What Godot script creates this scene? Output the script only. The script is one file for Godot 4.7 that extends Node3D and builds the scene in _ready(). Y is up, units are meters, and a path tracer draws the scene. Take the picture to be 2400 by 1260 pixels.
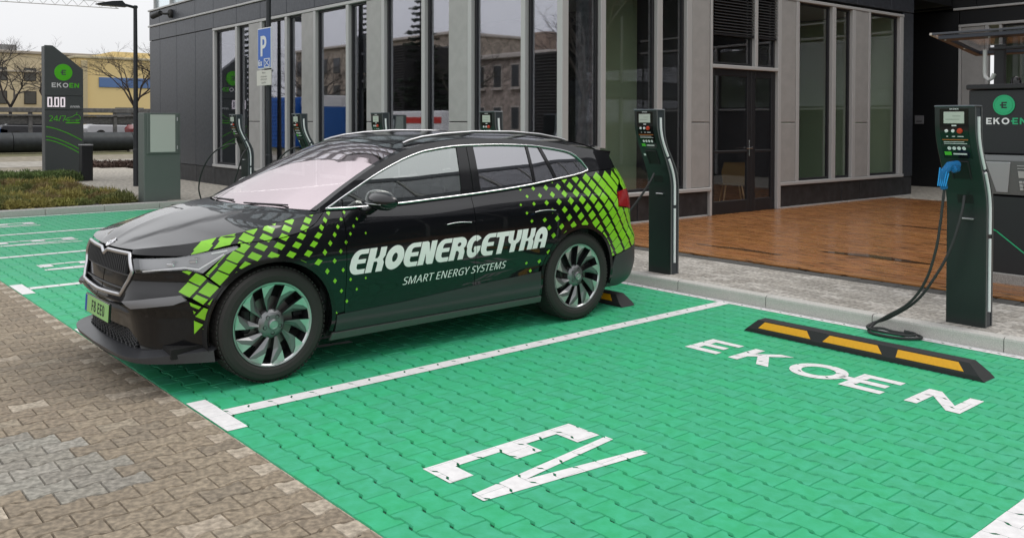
extends Node3D

# ------------------------------------------------------------------ helpers
const GREEN_PAINT := Color(0.046, 0.435, 0.232)
var rng := RandomNumberGenerator.new()
var used := {}
var M := {}

class MB:
	var v := PackedVector3Array()
	var n := PackedVector3Array()
	var c := PackedColorArray()
	var col := Color(1, 1, 1)
	func tri_n(a: Vector3, b: Vector3, d: Vector3, na: Vector3, nb: Vector3, nd: Vector3) -> void:
		var g := (b - a).cross(d - a)
		if g.dot(na + nb + nd) > 0.0:
			v.append(a); v.append(d); v.append(b)
			n.append(na); n.append(nd); n.append(nb)
		else:
			v.append(a); v.append(b); v.append(d)
			n.append(na); n.append(nb); n.append(nd)
		c.append(col); c.append(col); c.append(col)
	func tri(a: Vector3, b: Vector3, d: Vector3) -> void:
		var g := (b - a).cross(d - a).normalized()
		tri_n(a, b, d, g, g, g)
	func quad(a: Vector3, b: Vector3, d: Vector3, e: Vector3) -> void:
		tri(a, b, d)
		tri(a, d, e)
	func quad_n(a: Vector3, b: Vector3, d: Vector3, e: Vector3, na: Vector3, nb: Vector3, nd: Vector3, ne: Vector3) -> void:
		tri_n(a, b, d, na, nb, nd)
		tri_n(a, d, e, na, nd, ne)
	func poly(p: Array, nn: Vector3) -> void:
		for i in range(1, p.size() - 1):
			tri_n(p[0], p[i], p[i + 1], nn, nn, nn)
	# a box with chamfered edges
	func box(at: Vector3, size: Vector3, b := 0.0, basis := Basis.IDENTITY) -> void:
		var h := size * 0.5
		b = minf(b, minf(h.x, minf(h.y, h.z)) * 0.9)
		if b <= 0.0:
			for ax in 3:
				for s in [-1.0, 1.0]:
					var q := []
					for k in [[-1, -1], [1, -1], [1, 1], [-1, 1]]:
						var p := Vector3.ZERO
						p[ax] = s * h[ax]
						p[(ax + 1) % 3] = k[0] * h[(ax + 1) % 3]
						p[(ax + 2) % 3] = k[1] * h[(ax + 2) % 3]
						q.append(at + basis * p)
					var nn := Vector3.ZERO
					nn[ax] = s
					poly(q, basis * nn)
			return
		for ax in 3:
			var a1 := (ax + 1) % 3
			var a2 := (ax + 2) % 3
			for s in [-1.0, 1.0]:
				var q := []
				for k in [[-1, -1], [1, -1], [1, 1], [-1, 1]]:
					var p := Vector3.ZERO
					p[ax] = s * h[ax]
					p[a1] = k[0] * (h[a1] - b)
					p[a2] = k[1] * (h[a2] - b)
					q.append(at + basis * p)
				var nn := Vector3.ZERO
				nn[ax] = s
				poly(q, basis * nn)
			for s1 in [-1.0, 1.0]:
				for s2 in [-1.0, 1.0]:
					var q := []
					for k in [[0, -1], [0, 1], [1, 1], [1, -1]]:
						var p := Vector3.ZERO
						p[ax] = k[1] * (h[ax] - b)
						p[a1] = s1 * (h[a1] - (b if k[0] else 0.0))
						p[a2] = s2 * (h[a2] - (0.0 if k[0] else b))
						q.append(at + basis * p)
					var nn := Vector3.ZERO
					nn[a1] = s1
					nn[a2] = s2
					poly(q, basis * nn.normalized())
		for sx in [-1.0, 1.0]:
			for sy in [-1.0, 1.0]:
				for sz in [-1.0, 1.0]:
					var nn := Vector3(sx, sy, sz)
					var q := []
					for ax in 3:
						var p := Vector3(h.x - b, h.y - b, h.z - b)
						p[ax] += b
						q.append(at + basis * (p * nn))
					poly(q, basis * nn.normalized())
	func tube(pts: Array, r: float, seg := 8, r_end := -1.0, caps := true) -> void:
		if r_end < 0.0:
			r_end = r
		var m := pts.size()
		var up := Vector3.UP
		var rings := []
		for i in m:
			var t: Vector3 = (pts[mini(i + 1, m - 1)] - pts[maxi(i - 1, 0)]).normalized()
			if absf(t.dot(up)) > 0.95 and i == 0:
				up = Vector3.RIGHT
			var s := t.cross(up).normalized()
			up = s.cross(t).normalized()
			var rr := lerpf(r, r_end, float(i) / maxf(1.0, m - 1))
			var ring := []
			for k in seg:
				var a := TAU * k / seg
				var d := s * cos(a) + up * sin(a)
				ring.append([pts[i] + d * rr, d])
			rings.append(ring)
		for i in m - 1:
			for k in seg:
				var k2 := (k + 1) % seg
				var A = rings[i][k]; var B = rings[i][k2]; var C = rings[i + 1][k2]; var D = rings[i + 1][k]
				quad_n(A[0], B[0], C[0], D[0], A[1], B[1], C[1], D[1])
		if caps:
			for e in [0, m - 1]:
				var t: Vector3 = (pts[0] - pts[1]).normalized() if e == 0 else (pts[m - 1] - pts[m - 2]).normalized()
				var q := []
				for k in seg:
					q.append(rings[e][k][0])
				poly(q, t)
	# profile: [[radius, height], ...] turned round `axis` at `at`
	func lathe(at: Vector3, axis: Vector3, prof: Array, seg := 24, flat := false) -> void:
		var e := axis.normalized()
		var s := e.cross(Vector3.UP if absf(e.y) < 0.9 else Vector3.RIGHT).normalized()
		var t := e.cross(s)
		for i in prof.size() - 1:
			var r0: float = prof[i][0]; var h0: float = prof[i][1]
			var r1: float = prof[i + 1][0]; var h1: float = prof[i + 1][1]
			var dn := Vector2(h1 - h0, -(r1 - r0)).normalized()
			for k in seg:
				var a0 := TAU * k / seg
				var a1 := TAU * (k + 1) / seg
				var d0 := s * cos(a0) + t * sin(a0)
				var d1 := s * cos(a1) + t * sin(a1)
				var n0 := d0 * dn.x + e * dn.y
				var n1 := d1 * dn.x + e * dn.y
				var pa := at + d0 * r0 + e * h0
				var pb := at + d1 * r0 + e * h0
				var pc := at + d1 * r1 + e * h1
				var pd := at + d0 * r1 + e * h1
				if r0 < 1e-5:
					tri_n(pa, pc, pd, n0, n1, n0)
				elif r1 < 1e-5:
					tri_n(pa, pb, pd, n0, n1, n0)
				else:
					quad_n(pa, pb, pc, pd, n0, n1, n1, n0)
	# a flat outline (local x, y) given thickness behind its face (local z from 0 to -depth), chamfered
	func prism(p: PackedVector2Array, xf: Transform3D, depth: float, bevel := 0.0) -> void:
		if Geometry2D.is_polygon_clockwise(p):
			p = p.duplicate()
			p.reverse()
		var face := p
		if bevel > 0.0:
			var o := Geometry2D.offset_polygon(p, -bevel, Geometry2D.JOIN_MITER)
			if o.size() == 1 and o[0].size() == p.size():
				# keep the order of the outline
				var best := 0
				var bd := 1e9
				for i in o[0].size():
					var dd := o[0][i].distance_to(p[0])
					if dd < bd:
						bd = dd
						best = i
				face = PackedVector2Array()
				for i in p.size():
					face.append(o[0][(best + i) % p.size()])
			else:
				bevel = 0.0
		var nz := xf.basis.z.normalized()
		var ix := Geometry2D.triangulate_polygon(face)
		for i in range(0, ix.size(), 3):
			var a := xf * Vector3(face[ix[i]].x, face[ix[i]].y, 0)
			var b := xf * Vector3(face[ix[i + 1]].x, face[ix[i + 1]].y, 0)
			var d := xf * Vector3(face[ix[i + 2]].x, face[ix[i + 2]].y, 0)
			tri_n(a, b, d, nz, nz, nz)
		if depth <= 0.0:
			return
		for i in p.size():
			var j := (i + 1) % p.size()
			var e := p[j] - p[i]
			var o2 := Vector2(e.y, -e.x).normalized()
			var side := (xf.basis * Vector3(o2.x, o2.y, 0)).normalized()
			var a := xf * Vector3(p[i].x, p[i].y, -bevel)
			var b := xf * Vector3(p[j].x, p[j].y, -bevel)
			var a2 := xf * Vector3(p[i].x, p[i].y, -depth)
			var b2 := xf * Vector3(p[j].x, p[j].y, -depth)
			quad_n(a, b, b2, a2, side, side, side, side)
			if bevel > 0.0:
				var fa := xf * Vector3(face[i].x, face[i].y, 0)
				var fb := xf * Vector3(face[j].x, face[j].y, 0)
				var m := (side + nz).normalized()
				quad_n(fa, fb, b, a, m, m, m, m)
	func mesh(colors := false) -> ArrayMesh:
		var am := ArrayMesh.new()
		if v.is_empty():
			return am
		var arr := []
		arr.resize(Mesh.ARRAY_MAX)
		arr[Mesh.ARRAY_VERTEX] = v
		arr[Mesh.ARRAY_NORMAL] = n
		if colors:
			arr[Mesh.ARRAY_COLOR] = c
		am.add_surface_from_arrays(Mesh.PRIMITIVE_TRIANGLES, arr)
		return am

func numbered(called: String) -> String:
	if not used.has(called):
		used[called] = 0
		return called
	used[called] += 1
	return "%s_%03d" % [called, used[called]]

func tag(o: Node, label := "", category := "", group := "", kind := "") -> void:
	if label: o.set_meta("label", label)
	if category: o.set_meta("category", category)
	if group: o.set_meta("group", group)
	if kind: o.set_meta("kind", kind)

func thing(called: String, label: String, category: String, at := Vector3.ZERO, turn := 0.0, group := "") -> Node3D:
	var o := Node3D.new()
	o.name = numbered(called)
	add_child(o)
	o.position = at
	o.rotation.y = turn
	tag(o, label, category, group)
	return o

func obj(called: String, geo, m: Material, parent: Node = null, at := Vector3.ZERO, turn := 0.0) -> MeshInstance3D:
	var o := MeshInstance3D.new()
	if geo is MB:
		o.mesh = geo.mesh(m is BaseMaterial3D and m.vertex_color_use_as_albedo)
	else:
		o.mesh = geo
	o.material_override = m
	if parent == null:
		o.name = numbered(called)
		add_child(o)
	else:
		var key := str(parent.get_instance_id()) + called
		var k: int = piece_count.get(key, 0)
		piece_count[key] = k + 1
		o.name = called if k == 0 else "%s_%03d" % [called, k]
		parent.add_child(o)
	o.position = at
	o.rotation.y = turn
	return o

# many alike pieces under one parent: numbers kept by a counter, so that no search is needed
var piece_count := {}
func piece(called: String, geo: Mesh, m: Material, parent: Node, at := Vector3.ZERO, basis := Basis.IDENTITY) -> MeshInstance3D:
	var o := MeshInstance3D.new()
	var key := str(parent.get_instance_id()) + called
	var k: int = piece_count.get(key, 0)
	piece_count[key] = k + 1
	o.name = called if k == 0 else "%s_%03d" % [called, k]
	o.mesh = geo
	o.material_override = m
	parent.add_child(o)
	o.transform = Transform3D(basis, at)
	return o

func struct(called: String, geo, m: Material) -> MeshInstance3D:
	var o := obj(called, geo, m)
	tag(o, "", "", "", "structure")
	return o

func bx(at: Vector3, size: Vector3, b := 0.0, basis := Basis.IDENTITY) -> MB:
	var m := MB.new()
	m.box(at, size, b, basis)
	return m

func srgb(r: float, g: float, b: float) -> Color:
	return Color(r, g, b).linear_to_srgb()

func noise(freq: float, lo: Color, hi: Color, size := 512, kind := FastNoiseLite.TYPE_SIMPLEX_SMOOTH, octaves := 4, sd := 1, mid := 0.5) -> NoiseTexture2D:
	var f := FastNoiseLite.new()
	f.noise_type = kind
	f.frequency = freq
	f.fractal_octaves = octaves
	f.seed = sd
	var t := NoiseTexture2D.new()
	t.width = size
	t.height = size
	t.seamless = true
	t.noise = f
	var g := Gradient.new()
	g.offsets = PackedFloat32Array([maxf(0.0, mid - 0.4), minf(1.0, mid + 0.4)])
	g.colors = PackedColorArray([lo, hi])
	t.color_ramp = g
	return t

func grey(a: float) -> Color:
	return Color(a, a, a)

# linear base colour, roughness, metal; a shared noise texture for tone, another for relief
func mat(col: Color, rough := 0.6, metal := 0.0, tex: Texture2D = null, metres := 1.0, bump: Texture2D = null, bump_cm := 0.0, world := true) -> StandardMaterial3D:
	var m := StandardMaterial3D.new()
	m.albedo_color = col.linear_to_srgb()
	m.roughness = rough
	m.metallic = metal
	if tex:
		m.albedo_texture = tex
	if bump:
		m.heightmap_enabled = true
		m.heightmap_texture = bump
		m.heightmap_scale = bump_cm
	if tex or bump:
		m.uv1_triplanar = true
		m.uv1_world_triplanar = world
		m.uv1_scale = Vector3.ONE / metres
	return m

func rough_map(m: StandardMaterial3D, tex: Texture2D) -> StandardMaterial3D:
	m.roughness_texture = tex
	m.roughness_texture_channel = BaseMaterial3D.TEXTURE_CHANNEL_RED
	return m

# glass with a metal-oxide coating: a share of it mirrors, the rest is clear
func coated(col: Color, share: float, rough := 0.02) -> ORMMaterial3D:
	var m := ORMMaterial3D.new()
	var im := Image.create(4, 4, false, Image.FORMAT_RGB8)
	im.fill(Color(1.0, rough, 1.0))
	m.orm_texture = ImageTexture.create_from_image(im)
	m.albedo_color = Color(col.linear_to_srgb(), share)
	m.transparency = BaseMaterial3D.TRANSPARENCY_ALPHA
	return m

func clear_glass(col: Color, alpha: float) -> StandardMaterial3D:
	var m := StandardMaterial3D.new()
	m.albedo_color = Color(col.linear_to_srgb(), alpha)
	m.transparency = BaseMaterial3D.TRANSPARENCY_ALPHA
	m.roughness = 0.02
	return m

func pv(a: Array) -> PackedVector2Array:
	var p := PackedVector2Array()
	for i in range(0, a.size(), 2):
		p.append(Vector2(a[i], a[i + 1]))
	return p

func rect2(x0: float, y0: float, x1: float, y1: float) -> PackedVector2Array:
	return PackedVector2Array([Vector2(x0, y0), Vector2(x1, y0), Vector2(x1, y1), Vector2(x0, y1)])

func area2(p: PackedVector2Array) -> float:
	var a := 0.0
	for i in p.size():
		a += p[i].cross(p[(i + 1) % p.size()])
	return absf(a) * 0.5

func moved(p: PackedVector2Array, s: Vector2, o: Vector2) -> PackedVector2Array:
	var q := PackedVector2Array()
	for a in p:
		q.append(a * s + o)
	return q

# piecewise interpolation with smooth (monotone-ish) tangents: t = [[x, y], ...]
func curve(t: Array, x: float) -> float:
	var k := t.size()
	if x <= t[0][0]: return t[0][1]
	if x >= t[k - 1][0]: return t[k - 1][1]
	var i := 0
	while t[i + 1][0] < x: i += 1
	var x0: float = t[i][0]; var x1: float = t[i + 1][0]
	var y0: float = t[i][1]; var y1: float = t[i + 1][1]
	var h := x1 - x0
	var d := (y1 - y0) / h
	var m0 := d
	var m1 := d
	if i > 0:
		var dp: float = (y0 - t[i - 1][1]) / (x0 - t[i - 1][0])
		m0 = 0.0 if dp * d <= 0.0 else 2.0 * dp * d / (dp + d)
	if i < k - 2:
		var dq: float = (t[i + 2][1] - y1) / (t[i + 2][0] - x1)
		m1 = 0.0 if dq * d <= 0.0 else 2.0 * dq * d / (dq + d)
	var u := (x - x0) / h
	return y0 * (2 * u * u * u - 3 * u * u + 1) + m0 * h * (u * u * u - 2 * u * u + u) + y1 * (-2 * u * u * u + 3 * u * u) + m1 * h * (u * u * u - u * u)

# lettering from the system font as flat triangles [Vector2 x 3] of the given cap height, left-aligned at the origin
func letters(s: String, cap: float, bold := false, serif := false) -> Array:
	var f := SystemFont.new()
	f.font_names = PackedStringArray(["Droid Serif" if serif else "Droid Sans"])
	f.font_weight = 700 if bold else 400
	var t := TextMesh.new()
	t.font = f
	t.text = s
	t.font_size = 64
	t.pixel_size = cap / 46.0
	t.depth = 0.0
	t.curve_step = 1.0
	t.horizontal_alignment = HORIZONTAL_ALIGNMENT_LEFT
	t.vertical_alignment = VERTICAL_ALIGNMENT_BOTTOM
	var arr := t.get_mesh_arrays()
	var vv: PackedVector3Array = arr[Mesh.ARRAY_VERTEX]
	var ii = arr[Mesh.ARRAY_INDEX]
	var out := []
	var lo := Vector2(1e9, 1e9)
	var hi := Vector2(-1e9, -1e9)
	var cnt: int = ii.size() if ii != null and ii.size() else vv.size()
	for i in range(0, cnt, 3):
		var q := PackedVector2Array()
		for k in 3:
			var p: Vector3 = vv[ii[i + k]] if ii != null and ii.size() else vv[i + k]
			q.append(Vector2(p.x, p.y))
			lo = lo.min(Vector2(p.x, p.y))
			hi = hi.max(Vector2(p.x, p.y))
		out.append(q)
	for q in out:
		for k in 3:
			q[k] -= lo
	return [out, hi - lo]

# flat lettering committed on a face: xf maps (x, y) of the text to the place
func text(called: String, s: String, cap: float, xf: Transform3D, m: Material, parent: Node, bold := false, centre := false, serif := false) -> void:
	var l := letters(s, cap, bold, serif)
	var mb := MB.new()
	var off := Vector2(-l[1].x * 0.5, 0) if centre else Vector2.ZERO
	var nz := xf.basis.z.normalized()
	for q in l[0]:
		mb.tri_n(xf * Vector3(q[0].x + off.x, q[0].y, 0), xf * Vector3(q[1].x + off.x, q[1].y, 0), xf * Vector3(q[2].x + off.x, q[2].y, 0), nz, nz, nz)
	obj(called, mb, m, parent)

# wide sans letters of the charging network's wordmark, cap height 1; returns [[outlines], width]
func wide_letter(ch: String) -> Array:
	match ch:
		"E": return [[pv([0, 0, .82, 0, .82, .2, .23, .2, .23, .4, .72, .4, .72, .6, .23, .6, .23, .8, .82, .8, .82, 1, 0, 1])], .82]
		"K": return [[pv([0, 0, .23, 0, .23, .36, .38, .5, .68, 0, .96, 0, .55, .66, .92, 1, .62, 1, .23, .62, .23, 1, 0, 1])], .96]
		"O":
			var a := PackedVector2Array()
			var b := PackedVector2Array()
			for i in 15:
				var t := PI * i / 14.0
				a.append(Vector2(.56 + .56 * cos(t), .5 + .52 * sin(t)))
				b.append(Vector2(.56 + .56 * cos(t + PI), .5 + .52 * sin(t + PI)))
			for i in 15:
				var t := PI * (14 - i) / 14.0
				a.append(Vector2(.56 + .33 * cos(t), .5 + .3 * sin(t)))
				b.append(Vector2(.56 + .33 * cos(t + PI), .5 + .3 * sin(t + PI)))
			return [[a, b], 1.12]
		"€": return [[pv([.2, 0, 1, 0, 1, .2, .42, .2, .42, .4, .9, .4, .9, .6, -.02, .6, -.02, .4, .2, .4]), pv([.2, .6001, .42, .6001, .42, .8, 1, .8, 1, 1, .2, 1])], 1.0]
		"N": return [[pv([0, 0, .23, 0, .23, .64, .72, 0, .95, 0, .95, 1, .72, 1, .72, .36, .23, 1, 0, 1])], .95]
	return [[], .4]

func wordmark(s: String, gap := .24) -> Array:   # [[letter index, outline]...], width
	var x := 0.0
	var out := []
	for i in s.length():
		var l := wide_letter(s[i])
		for p in l[0]:
			out.append([i, moved(p, Vector2.ONE, Vector2(x, 0))])
		x += l[1] + gap
	return [out, x - gap]

# the wordmark and the round emblem as thin raised print on a face
func wordmark_on(parent: Node, xf: Transform3D, cap: float, m1: Material, m2: Material) -> void:
	var w := wordmark("EKO€N")
	var a := MB.new()
	var b := MB.new()
	for e in w[0]:
		(a if e[0] < 3 else b).prism(moved(e[1], Vector2(cap, cap), Vector2(-w[1] * cap * .5, 0)), xf, 0.002)
	obj("lettering", a, m1, parent)
	obj("lettering", b, m2, parent)

func emblem_on(parent: Node, xf: Transform3D, r: float, m_green: Material, m_dark: Material) -> void:
	var d := MB.new()
	d.lathe(xf.origin, xf.basis.z, [[0, .008], [r * .8, .008], [r * .8, .005], [r * .86, .005], [r * .86, .008], [r * .98, .008], [r, .006], [r, 0]], 40)
	obj("emblem", d, m_green, parent)
	var e := MB.new()
	var x2 := xf
	x2.origin += xf.basis.z * .0105
	for p in wide_letter("€")[0]:
		e.prism(moved(p, Vector2(r * .62, r * .62), Vector2(-r * .33, -r * .31)), x2, 0.002)
	obj("emblem_letter", e, m_dark, parent)

func _ready() -> void:
	rng.seed = 7
	# camera: eye height 1.68 m, looking north-west across the bays; the lens is shifted down so that uprights stay upright
	var cam := Camera3D.new()
	cam.name = "camera"
	var yaw := deg_to_rad(49.387)
	var pit := deg_to_rad(0.959)
	var roll := 0.0019
	var fw := Vector3(-sin(yaw) * cos(pit), -sin(pit), -cos(yaw) * cos(pit))
	var r0 := Vector3(cos(yaw), 0, -sin(yaw))
	var u0 := r0.cross(fw)
	var cr := r0 * cos(roll) + u0 * sin(roll)
	var cu := u0 * cos(roll) - r0 * sin(roll)
	cam.projection = Camera3D.PROJECTION_FRUSTUM
	cam.near = 0.05
	cam.far = 600.0
	cam.size = 0.05 * 1260.0 / 2055.1
	cam.frustum_offset = Vector2(0, -0.05 * (630.0 - 319.6) / 2055.1)
	cam.transform = Transform3D(Basis(cr, cu, -fw), Vector3(0, 1.68, 0))
	add_child(cam)
	# overcast sky
	var sky_mat := ProceduralSkyMaterial.new()
	sky_mat.sky_top_color = srgb(1.18, 1.19, 1.22)
	sky_mat.sky_horizon_color = srgb(0.78, 0.785, 0.80)
	sky_mat.sky_curve = 0.25
	sky_mat.ground_bottom_color = srgb(0.2, 0.2, 0.2)
	sky_mat.ground_horizon_color = srgb(0.5, 0.5, 0.5)
	sky_mat.sky_cover = noise(0.006, Color(0.0, 0.0, 0.0, 0.25), Color(1, 1, 1, 0.16), 1024, FastNoiseLite.TYPE_SIMPLEX_SMOOTH, 5, 9)
	var sky := Sky.new()
	sky.sky_material = sky_mat
	var env := Environment.new()
	env.background_mode = Environment.BG_SKY
	env.sky = sky
	env.tonemap_mode = Environment.TONE_MAPPER_LINEAR
	env.tonemap_exposure = 1.0
	env.sdfgi_enabled = true
	env.ssao_enabled = true
	env.ssil_enabled = true
	var we := WorldEnvironment.new()
	we.name = "environment"
	we.environment = env
	add_child(we)
	var sun := DirectionalLight3D.new()
	sun.name = "sun"
	sun.light_energy = 0.35
	sun.light_angular_distance = 25.0
	sun.light_color = Color(1.0, 0.98, 0.95)
	sun.shadow_enabled = true
	sun.sky_mode = DirectionalLight3D.SKY_MODE_LIGHT_ONLY
	sun.rotation_degrees = Vector3(-58, 160, 0)
	add_child(sun)
	materials()
	setting()
	modern_building()
	surroundings()
	left_side()
	street_objects()
	estate_car()
	reflected_side()

func materials() -> void:
	var fine := noise(0.09, grey(.78), grey(1.0), 512, FastNoiseLite.TYPE_SIMPLEX_SMOOTH, 5, 3)
	var grain := noise(0.35, grey(.8), grey(1.0), 512, FastNoiseLite.TYPE_VALUE, 3, 4)
	var bumpy := noise(0.2, grey(0), grey(1), 512, FastNoiseLite.TYPE_SIMPLEX_SMOOTH, 4, 5)
	var blotch := noise(0.012, grey(.72), grey(1.0), 512, FastNoiseLite.TYPE_SIMPLEX_SMOOTH, 5, 6)
	M.fine = fine; M.grain = grain; M.bumpy = bumpy; M.blotch = blotch
	# painted pavers: a worn green road paint, thinner in patches
	var wear := noise(0.02, Color(.78, .93, .84), Color(1, 1, 1), 1024, FastNoiseLite.TYPE_SIMPLEX_SMOOTH, 6, 11, .45)
	M.wear = wear
	M.green = []
	for i in 7:
		var k := 0.965 + 0.012 * i
		M.green.append(mat(Color(GREEN_PAINT.r * (1.12 - .04 * i), GREEN_PAINT.g * k, GREEN_PAINT.b * (1.03 - .01 * i)), .62, 0, wear, 2.3, bumpy, .12))
	M.green_mass = mat(Color(1, 1, 1), .62, 0, wear, 2.3, bumpy, .08)
	M.green_mass.vertex_color_use_as_albedo = true
	var stain := noise(0.025, grey(.7), grey(1.0), 512, FastNoiseLite.TYPE_SIMPLEX_SMOOTH, 6, 12)
	M.brown = []
	var tones := [Color(.25, .205, .15), Color(.232, .19, .14), Color(.262, .213, .155), Color(.24, .195, .144), Color(.27, .222, .163), Color(.222, .184, .138), Color(.253, .208, .153), Color(.29, .245, .185), Color(.39, .335, .265), Color(.35, .295, .23)]
	for t in tones:
		M.brown.append(mat(t * 1.42, .88, 0, stain, .55, bumpy, .1))
	M.brown_tones = tones
	M.brown_mass = mat(Color(1.0, 1.0, 1.0), .88, 0, stain, .55, bumpy, .1)
	M.brown_mass.vertex_color_use_as_albedo = true
	M.new_grey = []
	for t in [Color(.40, .38, .33), Color(.37, .345, .295), Color(.42, .395, .345), Color(.35, .325, .28)]:
		M.new_grey.append(mat(t, .88, 0, stain, .55, bumpy, .18))
	M.walk = []
	for t in [Color(.42, .39, .35), Color(.38, .355, .32), Color(.46, .43, .39), Color(.35, .325, .29), Color(.5, .47, .43)]:
		M.walk.append(mat(t * 1.25, .9, 0, stain, .7, bumpy, .15))
	M.walk_mass = mat(Color(1, 1, 1), .9, 0, stain, .7, bumpy, .15)
	M.walk_mass.vertex_color_use_as_albedo = true
	M.white_paint = mat(Color(.84, .825, .83), .6, 0, noise(.03, grey(.93), grey(1.0), 512, FastNoiseLite.TYPE_SIMPLEX_SMOOTH, 6, 21), 1.1, bumpy, .08)
	M.sand = mat(Color(.05, .045, .038), .95)
	M.sand_green = mat(Color(.012, .1, .05), .95)
	M.asphalt = mat(Color(.055, .055, .055), .9, 0, blotch, 3.0, grain, .3)
	M.soil = mat(Color(.075, .06, .045), .95, 0, blotch, 1.3, bumpy, 1.5)
	M.turf = mat(Color(.16, .15, .07), .95, 0, blotch, 4.0, grain, 1.0)
	M.concrete = mat(Color(.60, .55, .47), .88, 0, stain, 1.6, bumpy, .15)
	M.granite = mat(Color(.58, .56, .53), .82, 0, noise(.22, grey(.45), grey(1.0), 512, FastNoiseLite.TYPE_VALUE, 3, 31), .28, grain, .15)
	M.kerb = mat(Color(.70, .68, .64), .85, 0, noise(.25, grey(.72), grey(1.0), 512, FastNoiseLite.TYPE_VALUE, 3, 33), .3, grain, .12)
	M.sett = mat(Color(.16, .155, .145), .85, 0, noise(.12, grey(.5), grey(1.0), 512, FastNoiseLite.TYPE_SIMPLEX_SMOOTH, 4, 32), .4, bumpy, .3)
	# dark facade cladding, light grey lisenes and frames
	M.cladding = mat(Color(.072, .08, .096), .36, .3, noise(.03, grey(.82), grey(1.0), 512, FastNoiseLite.TYPE_SIMPLEX_SMOOTH, 5, 41), 1.8)
	M.plinth = mat(Color(.052, .053, .058), .5, .2, blotch, 1.5)
	M.grey_panel = mat(Color(.42, .412, .40), .45, .1, noise(.008, grey(.95), grey(1.0), 512, FastNoiseLite.TYPE_SIMPLEX_SMOOTH, 5, 42), 1.2)
	M.frame = mat(Color(.50, .497, .49), .42, .15)
	M.dark_frame = mat(Color(.018, .018, .021), .45, .1)
	M.dark = mat(Color(.012, .012, .013), .7)
	M.black_rubber = mat(Color(.030, .028, .026), .72, 0, fine, .2, grain, .05, false)
	M.stop_rubber = mat(Color(.03, .03, .032), .8, 0, fine, .3, grain, .12)
	M.yellow = mat(Color(.88, .41, .002), .5, 0, noise(.05, grey(.95), grey(1.0), 256, FastNoiseLite.TYPE_SIMPLEX_SMOOTH, 4, 51), .4)
	M.chrome = mat(Color(.72, .72, .74), .16, 1.0)
	M.satin = mat(Color(.6, .6, .62), .32, 1.0)
	M.screen = mat(Color(.5, .53, .47), .3)
	M.white_print = mat(Color(.8, .8, .8), .5)
	M.green_print = mat(Color(.12, .52, .03), .5)
	M.emerald_print = mat(Color(.02, .42, .18), .45)
	M.red_button = mat(Color(.55, .05, .02), .35)
	M.cable = mat(Color(.035, .036, .037), .55, 0, fine, .1)

# a double-T paving stone of 200 mm, laid with its neighbours half a stone on: wide ends fit narrow waists
const PAVER_L := 0.2
const PAVER_P := 0.137
func paver_outline(gap := 0.0042) -> PackedVector2Array:
	var a := 0.0095
	var h := PAVER_P * .5
	var p := PackedVector2Array()
	for q in [[-.1, -h - a], [-.071, -h - a], [-.049, -h + a], [.049, -h + a], [.071, -h - a], [.1, -h - a], [.1, h + a], [.071, h + a], [.049, h - a], [-.049, h - a], [-.071, h + a], [-.1, h + a]]:
		p.append(Vector2(q[0], q[1]))
	var g := gap * .5
	var out := PackedVector2Array()
	for q in p:
		out.append(Vector2(q.x - signf(q.x) * (g if absf(q.x) > .09 else 0.0), q.y - signf(q.y) * g))
	return out

# a stone with a sloping arris, its outline in (x, z) round the origin, its top at y = 0
func stone(mb: MB, p: PackedVector2Array, at := Vector3.ZERO, drop := .012, inset := .0028, basis := Basis.IDENTITY) -> void:
	if Geometry2D.is_polygon_clockwise(p):
		p = p.duplicate()
		p.reverse()
	var face := PackedVector2Array()
	var m := p.size()
	for i in m:
		var e0 := (p[i] - p[(i + m - 1) % m]).normalized()
		var e1 := (p[(i + 1) % m] - p[i]).normalized()
		var n0 := Vector2(-e0.y, e0.x)
		var n1 := Vector2(-e1.y, e1.x)
		var b := n0 + n1
		face.append(p[i] + b * inset / maxf(.6, b.dot(n0)))
	var ix := Geometry2D.triangulate_polygon(face)
	if ix.is_empty():
		face = p
		ix = Geometry2D.triangulate_polygon(face)
	var up := basis * Vector3.UP
	for i in range(0, ix.size(), 3):
		mb.tri_n(at + basis * Vector3(face[ix[i]].x, 0, face[ix[i]].y), at + basis * Vector3(face[ix[i + 1]].x, 0, face[ix[i + 1]].y), at + basis * Vector3(face[ix[i + 2]].x, 0, face[ix[i + 2]].y), up, up, up)
	for i in m:
		var j := (i + 1) % m
		var e := p[j] - p[i]
		var o := Vector3(e.y, .55 * e.length(), -e.x).normalized()
		o = basis * o
		mb.quad_n(at + basis * Vector3(face[i].x, 0, face[i].y), at + basis * Vector3(face[j].x, 0, face[j].y), at + basis * Vector3(p[j].x, -drop, p[j].y), at + basis * Vector3(p[i].x, -drop, p[i].y), o, o, o, o)

var laid := []   # outlines of the green stones, for the paint laid on them

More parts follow.
